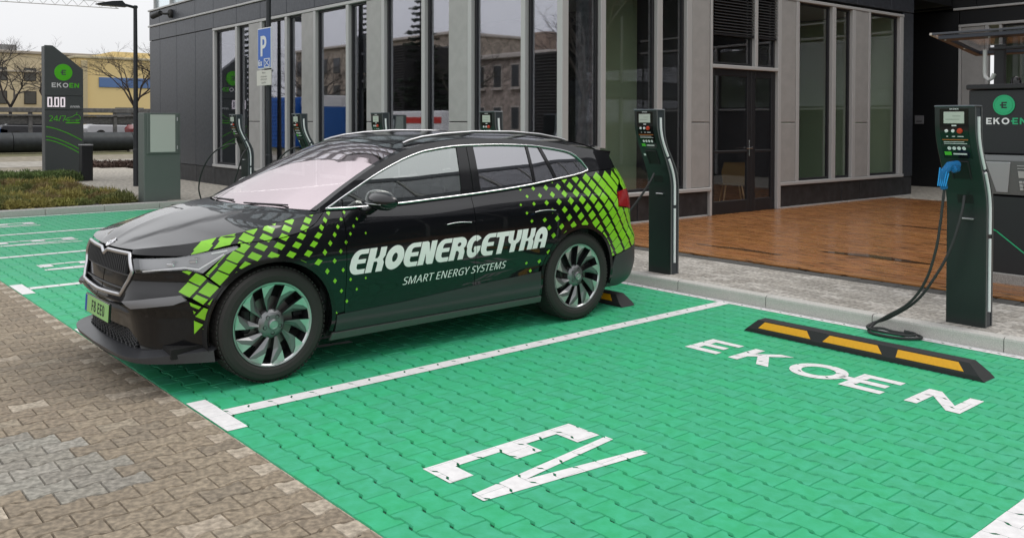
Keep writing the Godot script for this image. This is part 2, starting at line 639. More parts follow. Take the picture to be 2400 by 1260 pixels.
# lays stones over an area (outline in x, z); along_x: long side along x. Returns nothing; parts go under `parent`
func pave(parent: Node, area: PackedVector2Array, along_x: bool, o: Vector2, y: float, mats: Array, mass: Material, mass_tones: Array, pick: Callable, keep := false, most := 300) -> void:
	var lo := Vector2(1e9, 1e9)
	var hi := Vector2(-1e9, -1e9)
	for q in area:
		lo = lo.min(q)
		hi = hi.max(q)
	var outline := paver_outline()
	if not along_x:
		outline = moved(outline, Vector2.ONE, Vector2.ZERO)
		for i in outline.size():
			outline[i] = Vector2(outline[i].y, outline[i].x)
	var whole := MB.new()
	stone(whole, outline)
	var whole_mesh := whole.mesh()
	var list := []
	var pu := PAVER_L
	var pw := PAVER_P
	var u0 := lo.x if along_x else lo.y
	var u1 := hi.x if along_x else hi.y
	var w0 := lo.y if along_x else lo.x
	var w1 := hi.y if along_x else hi.x
	var ou := o.x if along_x else o.y
	var ow := o.y if along_x else o.x
	for r in range(int(floor((w0 - ow) / pw)) - 1, int(ceil((w1 - ow) / pw)) + 2):
		for k in range(int(floor((u0 - ou) / pu)) - 1, int(ceil((u1 - ou) / pu)) + 2):
			var u := ou + k * pu + (.1 if posmod(r, 2) else 0.0)
			var w := ow + r * pw
			var at := Vector2(u, w) if along_x else Vector2(w, u)
			if at.x < lo.x - .2 or at.x > hi.x + .2 or at.y < lo.y - .2 or at.y > hi.y + .2:
				continue
			var p := moved(outline, Vector2.ONE, at)
			var inside := true
			for q in p:
				if not Geometry2D.is_point_in_polygon(q, area):
					inside = false
					break
			if inside:
				list.append([at, p, true, (Vector3(at.x, y, at.y) - Vector3(0, 1.68, 0)).length(), in_view(Vector3(at.x, y, at.y))])
			else:
				for q in Geometry2D.intersect_polygons(p, area):
					if area2(q) > .0012:
						list.append([at, q, false, (Vector3(at.x, y, at.y) - Vector3(0, 1.68, 0)).length(), in_view(Vector3(at.x, y, at.y))])
	list.sort_custom(func(a, b): return a[3] + (0.0 if a[4] else 1000.0) < b[3] + (0.0 if b[4] else 1000.0))
	var rest := MB.new()
	for i in list.size():
		var e = list[i]
		if keep:
			laid.append(Geometry2D.offset_polygon(e[1], .0013, Geometry2D.JOIN_MITER)[0])
		var tone: int = pick.call(e[0], e[2])
		var dy := rng.randf_range(-.0009, .0009)
		var tilt := Basis.from_euler(Vector3(rng.randf_range(-.006, .006), 0, rng.randf_range(-.006, .006)))
		if i < most and e[4]:
			if e[2]:
				piece("paver", whole_mesh, mats[tone], parent, Vector3(e[0].x, y + dy, e[0].y), tilt)
			else:
				var own := MB.new()
				stone(own, moved(e[1], Vector2.ONE, -e[0]))
				piece("paver", own.mesh(), mats[tone], parent, Vector3(e[0].x, y + dy, e[0].y), tilt)
		else:
			rest.col = mass_tones[mini(tone, mass_tones.size() - 1)]
			stone(rest, moved(e[1], Vector2.ONE, -e[0]), Vector3(e[0].x, y + dy, e[0].y), .012, .0028, tilt)
	if rest.v.size():
		var s := obj("farther_pavers", rest, mass, parent)
		tag(s, "", "", "", "stuff")

# whether a point falls inside the picture
func in_view(p: Vector3) -> bool:
	var yaw := deg_to_rad(49.387)
	var fw := Vector3(-sin(yaw), 0, -cos(yaw))
	var r := Vector3(cos(yaw), 0, -sin(yaw))
	var d := p - Vector3(0, 1.68, 0)
	var z := d.dot(fw)
	if z < .3:
		return false
	var x := 1200 + 2055 * d.dot(r) / z
	var yy := 285 - 2055 * d.y / z
	return x > -60 and x < 2460 and yy < 1320 and yy > -60

# white road paint: an outline in (x, z) split by the joints of the stones it was rolled over
func paint(mb: MB, p: PackedVector2Array, y := .0032) -> void:
	var lo := Vector2(1e9, 1e9)
	var hi := Vector2(-1e9, -1e9)
	for q in p:
		lo = lo.min(q)
		hi = hi.max(q)
	for s in laid:
		if s[0].x < lo.x - .25 or s[0].x > hi.x + .25 or s[0].y < lo.y - .25 or s[0].y > hi.y + .25:
			continue
		for q in Geometry2D.intersect_polygons(p, s):
			if area2(q) < 2e-5:
				continue
			var ix := Geometry2D.triangulate_polygon(q)
			for i in range(0, ix.size(), 3):
				mb.tri_n(Vector3(q[ix[i]].x, y, q[ix[i]].y), Vector3(q[ix[i + 1]].x, y, q[ix[i + 1]].y), Vector3(q[ix[i + 2]].x, y, q[ix[i + 2]].y), Vector3.UP, Vector3.UP, Vector3.UP)

func marking(called: String, label: String, shapes: Array, group := "", parts := "") -> void:
	var t: Node3D = null
	if parts:
		t = thing(called, label, "road marking", Vector3.ZERO, 0.0, group)
	var mb := MB.new()
	for p in shapes:
		if parts:
			mb = MB.new()
			for q in (p if p is Array else [p]):
				paint(mb, q)
			if mb.v.size():
				obj(parts, mb, M.white_paint, t)
		else:
			paint(mb, p)
	if not parts and mb.v.size():
		tag(obj(called, mb, M.white_paint), label, "road marking", group)

const FRONT := -1.9
const BACK := -6.885
const WALK_Y := .11

func setting() -> void:
	# the ground as one sheet to the horizon, the car park's bedding above it
	var g := MB.new()
	g.quad(Vector3(-400, -.06, 300), Vector3(300, -.06, 300), Vector3(300, -.06, -400), Vector3(-400, -.06, -400))
	struct("ground", g, M.turf)
	var bed := MB.new()
	bed.quad(Vector3(-17.3, -.013, FRONT), Vector3(4.5, -.013, FRONT), Vector3(4.5, -.013, BACK), Vector3(-17.3, -.013, BACK))
	var lot := struct("parking_surface", bed, M.sand_green)
	var green_tones := []
	for m in M.green:
		green_tones.append(m.albedo_color.srgb_to_linear())
	pave(lot, rect2(-17.28, BACK, .6, FRONT - .003), true, Vector2(-3.26, -2.0995), 0.0, M.green, M.green_mass, green_tones, func(_a, _w): return rng.randi_range(0, 6), true)
	var bed2 := MB.new()
	bed2.quad(Vector3(-40, -.013, 6), Vector3(12, -.013, 6), Vector3(12, -.013, FRONT), Vector3(-40, -.013, FRONT))
	var lane := struct("road", bed2, M.sand)
	var brown_pick := func(a: Vector2, w: bool) -> int:
		# a patch relaid with new grey stones, and light bleached half stones along the paint
		if not w and a.y < FRONT + .13:
			return 8 if rng.randf() < .75 else 9
		if Vector2((a.x + 4.75) / .62, (a.y + .98 + (a.x + 4.75) * .35) / .3).length() < 1.0:
			return 10 + rng.randi_range(0, 3)
		if rng.randf() < .07:
			return rng.randi_range(7, 9)
		return rng.randi_range(0, 6)
	pave(lane, rect2(-15.0, FRONT + .003, -1.2, 2.4), false, Vector2(-3.983, -1.485), 0.0, M.brown + M.new_grey, M.brown_mass, tones_of(M.brown + M.new_grey), brown_pick)
	# markings
	var names := ["between the two wide bays nearest the viewer", "beside the parked car, running to the kerb", "hidden under the far side of the parked car", "second bay line beyond the car", "third bay line beyond the car", "fourth bay line beyond the car", "farthest bay line, along the planted bed"]
	var xs := [-1.43, -4.885, -7.335, -9.79, -12.2, -14.6, -17.13]
	var blocks := ["", "line beside the parked car", "line under the car's far side", "second line beyond the car", "third line beyond the car", "fourth line beyond the car"]
	for i in xs.size():
		var x: float = xs[i]
		var w := .12 if i != 6 else .1
		var sh := [rect2(x - w * .5, BACK + .1, x + w * .5, FRONT - .125)]
		if i == 0:
			sh = [rect2(x - .03, BACK + .1, x + .26, FRONT - .02)]
		marking("parking_line", "white painted line " + names[i], sh, "white lines between the parking bays")
		if i > 0 and i < 6:
			marking("bay_end_block", "short white block at the lane end of the " + blocks[i], [rect2(x - .31, FRONT - .122, x + .3, FRONT - .004)], "white blocks at the ends of the bay lines")
	marking("kerb_line", "long white line painted along the foot of the kerb", [rect2(-17.08, BACK + .004, .6, BACK + .098)])
	# "EV" in each bay, read from the lane
	var e_shape := pv([0, 0, .22, 0, .22, -.14, .075, -.14, .075, -.43, .2, -.43, .2, -.6, .075, -.6, .075, -.82, .235, -.82, .235, -.985, 0, -.985])
	var v_shape := pv([.27, -.995, .325, -.995, .415, -.3, .515, -.99, .575, -.995, .47, 0, .385, 0])
	var where := ["in the empty bay nearest the viewer", "mostly under the parked car", "in the first bay beyond the car", "in the second bay beyond the car", "in the third bay beyond the car", "in the farthest bay by the planted bed"]
	var ex := [-3.475, -6.4, -8.9, -11.32, -13.75, -16.2]
	for i in ex.size():
		var sh := []
		for s in [e_shape, v_shape]:
			sh.append(moved(s, Vector2.ONE, Vector2(ex[i], -2.415)))
		marking("ev_letters", "white painted letters EV " + where[i], sh, "EV letters painted in the bays", "letter")
	for i in 3:
		var ox: float = [-4.115, -12.2 + .1, -14.65 + .1][i]
		var sh := []
		var at := [0.0, .385, .8, 1.16, 1.655]
		for k in 5:
			var l := []
			for p in wide_letter("EKO€N"[k])[0]:
				l.append(moved(p, Vector2(.345, -.35), Vector2(ox + at[k], -5.235)))
			sh.append(l)
		marking("wordmark_letters", "white painted word EKOEN " + ["in front of the near rubber wheel stop", "in the second bay beyond the car", "in the third bay beyond the car"][i], sh, "EKOEN words painted in the bays", "letter")
	# kerb along the back of the bays, in stones of one metre
	var kb := MB.new()
	kb.quad(Vector3(-17.4, -.02, BACK - .01), Vector3(5, -.02, BACK - .01), Vector3(5, -.02, BACK - .12), Vector3(-17.4, -.02, BACK - .12))
	var kerb := struct("kerb", kb, M.granite)
	var ks := MB.new()
	ks.prism(pv([0, 0, 0, WALK_Y - .02, -.006, WALK_Y - .006, -.02, WALK_Y + .001, -.1, WALK_Y + .003, -.1, 0]), Transform3D(Basis(Vector3(0, 0, 1), Vector3(0, 1, 0), Vector3(-1, 0, 0)), Vector3(-.4975, 0, 0)), .995)
	var km := ks.mesh()
	for i in 23:
		piece("kerb_stone", km, M.kerb, kerb, Vector3(-17.0 + i, rng.randf_range(-.002, .001), BACK - .001))
	# the raised walk behind it
	var wb := MB.new()
	wb.box(Vector3(-6.5, WALK_Y - .063, -7.7), Vector3(23, .1, 1.44))
	var walk := struct("pavement", wb, M.sand)
	pave(walk, rect2(-17.3, -8.18, .8, BACK - .106), true, Vector2(-3.3, -7.06), WALK_Y, M.walk, M.walk_mass, tones_of(M.walk), func(_a, _w): return rng.randi_range(0, 4))
	var setts := MB.new()
	for i in 95:
		var x0 := -9.3 + i * .105
		setts.col = Color.WHITE
		if i % 2 == 0:
			var o2 := MB.new()
			o2.box(Vector3.ZERO, Vector3(.2, .06, .2), .008)
			piece("granite_sett", o2.mesh(), M.sett, walk, Vector3(x0, WALK_Y - .03 + rng.randf_range(-.002, .004), -8.285), Basis(Vector3.UP, rng.randf_range(-.03, .03)))
	# concrete apron along the facade, under the chargers' far end
	var ap := MB.new()
	ap.box(Vector3(-20.4, WALK_Y - .07, -8.32), Vector3(22.3, .14, .55))
	var path := struct("footpath", ap, M.concrete)
	for i in 24:
		piece("concrete_slab", bx(Vector3.ZERO, Vector3(.74, .06, .39), .005).mesh(), M.concrete, path, Vector3(-26.3 + i * .745, WALK_Y - .027, -8.385))
	deck()

func tones_of(ms: Array) -> Array:
	var out := []
	for m in ms:
		out.append(m.albedo_color.srgb_to_linear())
	return out

func deck() -> void:
	var b := MB.new()
	b.box(Vector3(-2.2, WALK_Y - .08, -13.1), Vector3(13.8, .1, 9.3))
	var d := struct("terrace", b, M.dark)
	var streak := noise(.02, grey(.2), grey(1.0), 512, FastNoiseLite.TYPE_SIMPLEX_SMOOTH, 5, 61)
	streak.color_ramp.offsets = PackedFloat32Array([0.0, 0.2, 0.31, 1.0])
	streak.color_ramp.colors = PackedColorArray([grey(.3), grey(.42), grey(.93), grey(1.0)])
	var ms := []
	for t in [Color(.38, .165, .055), Color(.355, .15, .052), Color(.40, .178, .06), Color(.345, .142, .05), Color(.37, .158, .054)]:
		var m := mat(t, .42, 0, streak, 1.0, M.grain, .06)
		m.uv1_scale = Vector3(.22, 1.6, 1.6)
		rough_map(m, noise(.02, grey(.25), grey(1.0), 256, FastNoiseLite.TYPE_SIMPLEX_SMOOTH, 4, 62))
		ms.append(m)
	var z := -8.42
	while z > -17.75:
		# boards in random lengths, butt-jointed
		var x := -9.0 + rng.randf_range(-1.5, 0)
		while x < 4.5:
			var l := rng.randf_range(3.4, 5.2)
			var x0 := maxf(x, -9.05)
			var x1 := minf(x + l, 4.6)
			if x1 - x0 > .1:
				piece("deck_board", bx(Vector3.ZERO, Vector3(x1 - x0 - .004, .025, .138), .004).mesh(), ms[rng.randi_range(0, 4)], d, Vector3((x0 + x1) * .5, WALK_Y + .008 + rng.randf_range(-.001, .001), z - .07))
			x += l
		z -= .144
	# rain water standing on the boards
	var pud := MB.new()
	for e in [[-4.95, -9.72, .62, .1], [-3.4, -9.25, .5, .05], [-6.3, -9.05, .6, .05], [-4.2, -11.4, .7, .06], [-5.6, -13.0, .8, .06]]:
		var ring := []
		for i in 22:
			var a := TAU * i / 22
			var k := 1.0 + .25 * sin(a * 3.0 + e[0] * 5.0) + .15 * sin(a * 5.0 + e[1])
			ring.append(Vector3(e[0] + cos(a) * e[2] * k, WALK_Y + .0235, e[1] + sin(a) * e[3] * k))
		pud.poly(ring, Vector3.UP)
	var wm := mat(Color(.09, .05, .028), .06)
	tag(obj("puddle", pud, wm), "", "", "", "structure")

# a box given in a facade's own axes: u along it, y up, n out of it
func fb(mb: MB, xf: Transform3D, u0: float, u1: float, y0: float, y1: float, n0: float, n1: float, b := 0.0) -> void:
	mb.box(xf * Vector3((u0 + u1) * .5, (y0 + y1) * .5, (n0 + n1) * .5), Vector3(absf(u1 - u0), absf(y1 - y0), absf(n1 - n0)), b, xf.basis)

func fpart(called: String, m: Material, parent: Node, xf: Transform3D, u0: float, u1: float, y0: float, y1: float, n0: float, n1: float, b := 0.0) -> MeshInstance3D:
	# own axes at the piece's middle
	return piece(called, bx(Vector3.ZERO, Vector3(absf(u1 - u0), absf(y1 - y0), absf(n1 - n0)), b).mesh(), m, parent, xf * Vector3((u0 + u1) * .5, (y0 + y1) * .5, (n0 + n1) * .5), xf.basis)

var left_face: Transform3D
var right_face: Transform3D

func window_at(parent: Node, xf: Transform3D, u0: float, u1: float, y0: float, y1: float, glass: Material, sub := true) -> void:
	# dark casement with its pane, set back behind the frame
	var f := MB.new()
	var w := .045
	for q in [[u0, u0 + w, y0, y1], [u1 - w, u1, y0, y1], [u0 + w, u1 - w, y0, y0 + w], [u0 + w, u1 - w, y1 - w, y1]]:
		fb(f, xf, q[0], q[1], q[2], q[3], -.1, -.045, .004)
	var win := piece("window", f.mesh(), M.dark_frame, parent)
	var mb := MB.new()
	fb(mb, xf, u0 + w - .004, u1 - w + .004, y0 + w - .004, y1 - w + .004, -.078, -.072)
	if sub:
		piece("pane", mb.mesh(), glass, win)

func modern_building() -> void:
	left_face = Transform3D(Basis.IDENTITY, Vector3(0, 0, -8.59))
	var a := deg_to_rad(2.0)
	right_face = Transform3D(Basis(Vector3(sin(a), 0, -cos(a)), Vector3.UP, Vector3(cos(a), 0, sin(a))), Vector3(-8.97, 0, -8.59))
	var L := left_face
	var R := right_face
	var b := thing("office_building", "dark clad office building with tall windows and light grey lisenes", "building")
	M.coated_glass = coated(Color(.70, .71, .78), .36)
	M.court_glass = coated(Color(.75, .76, .8), .13)
	M.upper_glass = coated(Color(.75, .85, .88), .5)
	var base := WALK_Y
	M.floor_in = mat(Color(.12, .11, .1), .4)
	M.ceiling_in = mat(Color(.45, .45, .45), .8)
	M.dark_wall_in = mat(Color(.05, .05, .055), .8)
	M.green_in = mat(Color(.42, .56, .36), .7)
	M.column_in = mat(Color(.16, .165, .19), .75, 0, M.blotch, 1.0)
	M.counter_in = mat(Color(.45, .38, .28), .5)
	M.slat = mat(Color(.03, .03, .033), .5)
	M.dark_cladding = mat(Color(.007, .0075, .009), .5)
	M.plate = mat(Color(.2, .2, .21), .5)
	M.shell = mat(Color(.05, .05, .055), .5)
	M.shell2 = mat(Color(.22, .15, .05), .5)
	M.pale_wood = mat(Color(.45, .34, .2), .5)
	# ---- structure behind: floor, ceiling, partitions (with thickness)
	var s := MB.new()
	s.box(Vector3(-17.6, base - .1, -13.7), Vector3(17.0, .2, 9.9))                   # floor
	obj("floor", s, M.floor_in, b)
	s = MB.new()
	s.box(Vector3(-17.6, 4.42, -13.7), Vector3(17.0, .8, 9.9))
	obj("ceiling", s, M.ceiling_in, b)
	s = MB.new()
	s.box(Vector3(-17.6, 2.1, -13.2), Vector3(11.0, 4.0, .15))
	s.box(Vector3(-12.3, 2.1, -15.9), Vector3(.15, 4.0, 5.2))
	obj("partition", s, M.dark_wall_in, b)
	s = MB.new()
	s.box(Vector3(-26.1, 2.1, -13.7), Vector3(.15, 4.0, 9.9))
	s.box(Vector3(-17.5, 2.1, -18.55), Vector3(17.0, 4.0, .15))
	obj("rear_wall", s, M.dark_wall_in, b)
	# green partitions seen through the court windows
	for q in [[1.75, 3.1, -1.55, -1.45], [7.4, 7.5, -3.0, -1.2], [9.72, 9.82, -3.0, -.25], [5.9, 7.39, -3.3, -3.2], [7.52, 9.7, -2.6, -2.5]]:
		fpart("green_partition", M.green_in, b, R, q[0], q[1], base, 4.0, q[2], q[3])
	s = MB.new()
	fb(s, R, .95, 1.25, base, 4.0, -.72, -.42, .01)
	obj("column", s, M.column_in, b)
	s = MB.new()
	fb(s, R, 6.2, 7.38, base + .72, base + .76, -3.15, -2.2)
	fb(s, R, 6.3, 6.36, base, base + .72, -3.1, -2.3)
	fb(s, R, 7.25, 7.31, base, base + .72, -3.1, -2.3)
	obj("counter", s, M.counter_in, b)
	s = MB.new()
	fb(s, R, 3.2, 5.35, base, 4.0, -1.75, -1.65)
	fb(s, R, 3.15, 3.2, base, 4.0, -1.75, -.2)
	fb(s, R, 5.3, 5.35, base, 4.0, -1.65, -.2)
	obj("partition", s, M.dark_wall_in, b)
	# ---- left facade, above and beside the windows: cassettes with open joints
	var joints := [-26.18, -25.32, -24.01, -22.66, -21.45]
	for i in joints.size() - 1:
		var u0: float = joints[i] + .006
		var u1: float = joints[i + 1] - .006
		fpart("cladding_panel", M.cladding, b, L, u0, u1, .545, 3.985, -.06, .0, .006)
		fpart("plinth_panel", M.plinth, b, L, u0, u1, .03, .535, -.07, -.015, .006)
	var bays := [-21.45, -20.05, -18.75, -17.44, -16.2, -14.87, -13.6, -12.3, -11.05, -9.75, -8.97]
	for i in bays.size() - 1:
		fpart("plinth_panel", M.plinth, b, L, bays[i] + .006, bays[i + 1] - .006, .03, .535, -.07, -.015, .006)
	var all_joints := joints.slice(0, 4) + bays
	for i in all_joints.size() - 1:
		var u0: float = all_joints[i] + .006
		var u1: float = all_joints[i + 1] - .006
		fpart("cladding_panel", M.cladding, b, L, u0, u1, 3.998, 4.375, -.06, .012, .006)
		fpart("cladding_panel", M.cladding, b, L, u0, u1, 4.445, 4.825, -.06, .012, .006)
	fpart("ledge", M.frame, b, L, -26.2, -8.9, 4.385, 4.435, -.06, .05, .008)
	fpart("ledge", M.frame, b, L, -26.2, -8.9, 4.835, 4.885, -.16, .05, .008)
	var bk := MB.new()
	fb(bk, L, -26.17, -21.45, .0, 4.84, -.16, -.075)
	fb(bk, L, -21.45, -8.97, 3.95, 4.84, -.16, -.075)
	fb(bk, L, -21.45, -8.97, .0, .56, -.16, -.075)
	fb(bk, R, 0.09, 10.04, 3.95, 4.84, -.16, -.075)
	fb(bk, R, 0.09, 3.3, .0, .56, -.16, -.075)
	fb(bk, R, 5.3, 10.04, .0, .56, -.16, -.075)
	fb(bk, R, 9.62, 10.04, .56, 3.95, -.16, -.075)
	obj("backing_wall", bk, M.dark, b)
	# gable end on the west
	var gw := MB.new()
	gw.box(Vector3(-26.26, 2.45, -13.8), Vector3(.16, 4.9, 10.2), .01)
	obj("cladding_panel", gw, M.cladding, b)
	# ---- left facade windows: repeating narrow post, wide pane, post, narrow pane, lisene
	fpart("frame_rail", M.frame, b, L, -21.47, -8.97, 3.925, 3.985, -.1, .03, .006)
	fpart("frame_rail", M.frame, b, L, -21.47, -8.97, .552, .618, -.1, .04, .006)
	var posts := [-21.41, -20.05, -18.7, -17.46, -16.185, -14.87, -13.6, -12.325, -11.04, -9.75, -8.955]
	for i in posts.size():
		fpart("mullion", M.frame, b, L, posts[i] - .05, posts[i] + .05, .62, 3.923, -.1, .025, .006)
	var lis := [[-19.35, -18.76], [-16.75, -16.25], [-14.17, -13.66], [-11.6, -11.1]]
	for q in lis:
		fpart("grey_panel", M.grey_panel, b, L, q[0], q[1], 1.683, 3.92, -.09, .018, .008)
		fpart("grey_panel", M.grey_panel, b, L, q[0], q[1], .622, 1.668, -.09, .018, .008)
	for q in [[-21.36, -20.1], [-20.0, -19.36], [-18.65, -17.51], [-17.41, -16.76], [-16.135, -14.92], [-14.82, -14.18], [-13.55, -12.375], [-12.275, -11.61], [-10.99, -9.8], [-9.7, -9.0]]:
		window_at(b, L, q[0], q[1], .618, 3.925, M.coated_glass)
	# ---- right facade
	fpart("frame_rail", M.frame, b, R, .03, 9.62, 3.88, 3.935, -.1, .03, .006)
	fpart("frame_rail", M.frame, b, R, .05, 3.32, .545, .605, -.1, .04, .006)
	fpart("frame_rail", M.frame, b, R, 5.26, 9.62, .545, .605, -.1, .04, .006)
	for q in [[.02, .07], [.78, .88], [2.0, 2.12], [2.7, 2.82], [6.92, 7.04], [7.63, 7.74], [8.22, 8.3], [9.46, 9.6]]:
		fpart("mullion", M.frame, b, R, q[0], q[1], .608, 3.878, -.1, .025, .006)
	for q in [[3.29, 3.345], [5.17, 5.265]]:
		fpart("door_post", M.frame, b, R, q[0], q[1], base + .02, 3.878, -.1, .03, .006)
	for q in [[2.83, 3.28], [5.275, 5.72], [7.75, 8.21]]:
		fpart("grey_panel", M.grey_panel, b, R, q[0], q[1], 1.683, 3.875, -.09, .018, .008)
		fpart("grey_panel", M.grey_panel, b, R, q[0], q[1], .61, 1.668, -.09, .018, .008)
	fpart("mullion", M.frame, b, R, 5.73, 5.83, .608, 3.878, -.1, .025, .006)
	for q in [[.07, .78], [.89, 2.0], [2.12, 2.7], [5.83, 6.92], [7.04, 7.63], [8.3, 9.46]]:
		window_at(b, R, q[0], q[1], .605, 3.88, M.court_glass)
	for q in [[.06, 1.6], [1.61, 3.28], [5.275, 7.32], [7.33, 7.99], [8.0, 9.62]]:
		fpart("plinth_panel", M.plinth, b, R, q[0] + .004, q[1] - .004, .16, .535, -.07, -.015, .006)
	fpart("ground_rail", M.frame, b, R, .06, 3.285, base + .012, .155, -.07, -.01, .004)
	fpart("ground_rail", M.frame, b, R, 5.27, 10.02, base + .012, .155, -.07, -.01, .004)
	fpart("cladding_panel", M.cladding, b, R, 9.63, 10.06, .545, 3.985, -.06, .0, .006)
	fpart("plinth_panel", M.plinth, b, R, 9.625, 10.06, .16, .535, -.07, -.015, .006)
	var rj := [.0, 1.4, 3.32, 5.22, 6.5, 7.8, 9.1, 10.06]
	for i in rj.size() - 1:
		fpart("cladding_panel", M.cladding, b, R, rj[i] + .006, rj[i + 1] - .006, 3.998, 4.375, -.06, .012, .006)
		fpart("cladding_panel", M.cladding, b, R, rj[i] + .006, rj[i + 1] - .006, 4.445, 4.825, -.06, .012, .006)
	fpart("ledge", M.frame, b, R, .0, 10.06, 4.385, 4.435, -.06, .05, .008)
	# the entrance: two leaves, a transom with two lights behind venetian blinds
	fpart("transom", M.frame, b, R, 3.35, 5.165, 2.58, 2.64, -.1, .03, .006)
	fpart("mullion", M.frame, b, R, 4.5, 4.58, 2.645, 3.875, -.1, .025, .006)
	window_at(b, R, 3.35, 4.5, 2.64, 3.88, M.court_glass)
	window_at(b, R, 4.58, 5.165, 2.64, 3.88, M.court_glass)
	for q in [[3.4, 4.47], [4.61, 5.13]]:
		fpart("blind_rail", M.dark_frame, b, R, q[0], q[1], 3.13, 3.165, -.03, .015, .003)
		for k in 14:
			var tilt := R.basis * Basis(Vector3(1, 0, 0), .55)
			piece("blind_slat", bx(Vector3.ZERO, Vector3(q[1] - q[0], .006, .075)).mesh(), M.slat, b, R * Vector3((q[0] + q[1]) * .5, 3.2 + k * .05, -.012), tilt)
	for q in [[3.35, 4.47, 4.36], [4.475, 5.165, 4.56]]:
		var leaf := MB.new()
		var st := .11
		fb(leaf, R, q[0], q[0] + st, base + .02, 2.575, -.085, -.03, .005)
		fb(leaf, R, q[1] - st, q[1], base + .02, 2.575, -.085, -.03, .005)
		fb(leaf, R, q[0] + st, q[1] - st, base + .02, base + .24, -.085, -.03, .005)
		fb(leaf, R, q[0] + st, q[1] - st, 2.46, 2.575, -.085, -.03, .005)
		fb(leaf, R, q[0] + st, q[1] - st, 1.16, 1.2, -.085, -.03, .005)
		var door := piece("door", leaf.mesh(), M.dark_frame, b)
		fpart("pane", M.court_glass, door, R, q[0] + st - .004, q[1] - st + .004, base + .236, 1.164, -.062, -.054)
		fpart("pane", M.court_glass, door, R, q[0] + st - .004, q[1] - st + .004, 1.196, 2.464, -.062, -.054)
		if q[2] < 4.5:
			var h := MB.new()
			fb(h, R, 4.4, 4.43, 1.09, 1.37, -.03, -.018, .004)
			h.tube([R * Vector3(4.415, 1.235, -.02), R * Vector3(4.415, 1.235, .03), R * Vector3(4.40, 1.235, .04), R * Vector3(4.24, 1.235, .04)], .011, 8)
			fb(h, R, 4.475, 4.5, 1.215, 1.255, -.03, -.014, .003)
			obj("handle", h, M.chrome, door)
	# ---- upper storeys: ribbon glazing between dark spandrels, stepping back a little
	for st in 4:
		var y0 := 4.886 + st * 3.5
		for f in [[L, -26.0, -9.1, 13], [R, .12, 9.9, 8]]:
			var xf: Transform3D = f[0]
			var du: float = (f[2] - f[1]) / f[3]
			for k in int(f[3]):
				var u0: float = f[1] + k * du
				fpart("upper_pane", M.upper_glass, b, xf, u0 + .04, u0 + du - .04, y0, y0 + 2.25, -.14, -.13)
				fpart("upper_mullion", M.frame, b, xf, u0 - .035, u0 + .035, y0, y0 + 2.25, -.16, -.06, .004)
				fpart("spandrel_panel", M.cladding, b, xf, u0 + .006, u0 + du - .006, y0 + 2.26, y0 + 3.49, -.1, .0, .006)
	var core := MB.new()
	core.box(Vector3(-17.55, 12.0, -13.9), Vector3(16.6, 13.9, 9.4))
	core.box(Vector3(-17.55, 19.0, -14.2), Vector3(17.5, .3, 11.2))
	core.box(Vector3(-17.4, 9.5, -18.78), Vector3(17.2, 18.8, .12))
	obj("upper_core", core, M.dark_cladding, b)
	# ---- the wing across the end of the court
	var w := thing("rear_wing", "black clad wing across the far end of the wooden court", "building")
	var W := Transform3D(Basis.IDENTITY, Vector3(0, 0, -21.3))
	for q in [[-12.0, -10.4], [-10.39, -8.79]]:
		fpart("cladding_panel", M.dark_cladding, w, W, q[0], q[1], base, 4.28, -.2, .0, .006)
	fpart("ledge", M.frame, w, W, -8.9, 2.0, 4.3, 4.35, -.06, .05, .006)
	for k in 4:
		fpart("cladding_panel", M.dark_cladding, w, W, -12.0 + k * 3.6, -12.0 + k * 3.6 + 3.59, 4.36, 8.5, -.2, .0, .006)
		fpart("cladding_panel", M.dark_cladding, w, W, -8.77 + k * 2.8, -8.77 + k * 2.8 + 2.79, 3.97, 4.29, -.2, .0, .006)
	fpart("frame_rail", M.frame, w, W, -8.78, 2.0, 3.9, 3.96, -.1, .04, .006)
	for q in [[-8.78, -8.72], [-8.2, -8.12], [-7.9, -7.84], [-5.6, -5.52], [-3.4, -3.32], [-1.2, -1.12]]:
		fpart("mullion", M.frame, w, W, q[0], q[1], base, 3.9, -.1, .03, .006)
	fpart("grey_panel", M.grey_panel, w, W, -8.71, -8.21, base, 3.89, -.09, .018, .006)
	fpart("frame_rail", M.frame, w, W, -7.84, 2.0, 2.02, 2.07, -.1, .03, .006)
	for q in [[-7.84, -5.6], [-5.52, -3.4], [-3.32, -1.2], [-1.12, 2.0]]:
		window_at(w, W, q[0], q[1], 2.07, 3.9, M.court_glass)
		fpart("plinth_panel", M.plinth, w, W, q[0] + .005, q[1] - .005, base, 2.015, -.09, -.02, .006)
	var ws := MB.new()
	ws.box(Vector3(-3.5, 2.1, -24.6), Vector3(11, 4.0, .15))
	obj("green_partition", ws, M.green_in, w)
	ws = MB.new()
	ws.box(Vector3(-5.0, 6.4, -26.6), Vector3(14.0, 4.2, 10.2))
	ws.box(Vector3(-5.0, .05, -24.0), Vector3(14.0, .1, 5.0))
	obj("upper_core", ws, M.dark_cladding, w)
	ws = MB.new()
	ws.box(Vector3(-11.4, 8.2, -20.02), Vector3(5.0, 7.6, 2.3))
	ws.box(Vector3(-12.1, 2.3, -20.02), Vector3(.2, 4.4, 2.3))
	obj("passage_bridge", ws, M.dark_cladding, w)
	# plate on the black wall
	var p := thing("wall_plate", "small grey plate fixed to the black wall beyond the window", "wall plate", Vector3(-9.68, 1.75, -21.298))
	obj("plate", bx(Vector3(0, 0, .012), Vector3(.21, .2, .024), .004), M.plate, p)
	obj("slot", bx(Vector3(0, -.04, .026), Vector3(.13, .02, .004)), M.dark, p)
	# pale concrete floor of the passage
	var pf := MB.new()
	pf.box(Vector3(-7.0, base - .045, -19.52), Vector3(11.0, .1, 3.5))
	struct("courtyard_floor", pf, M.concrete)
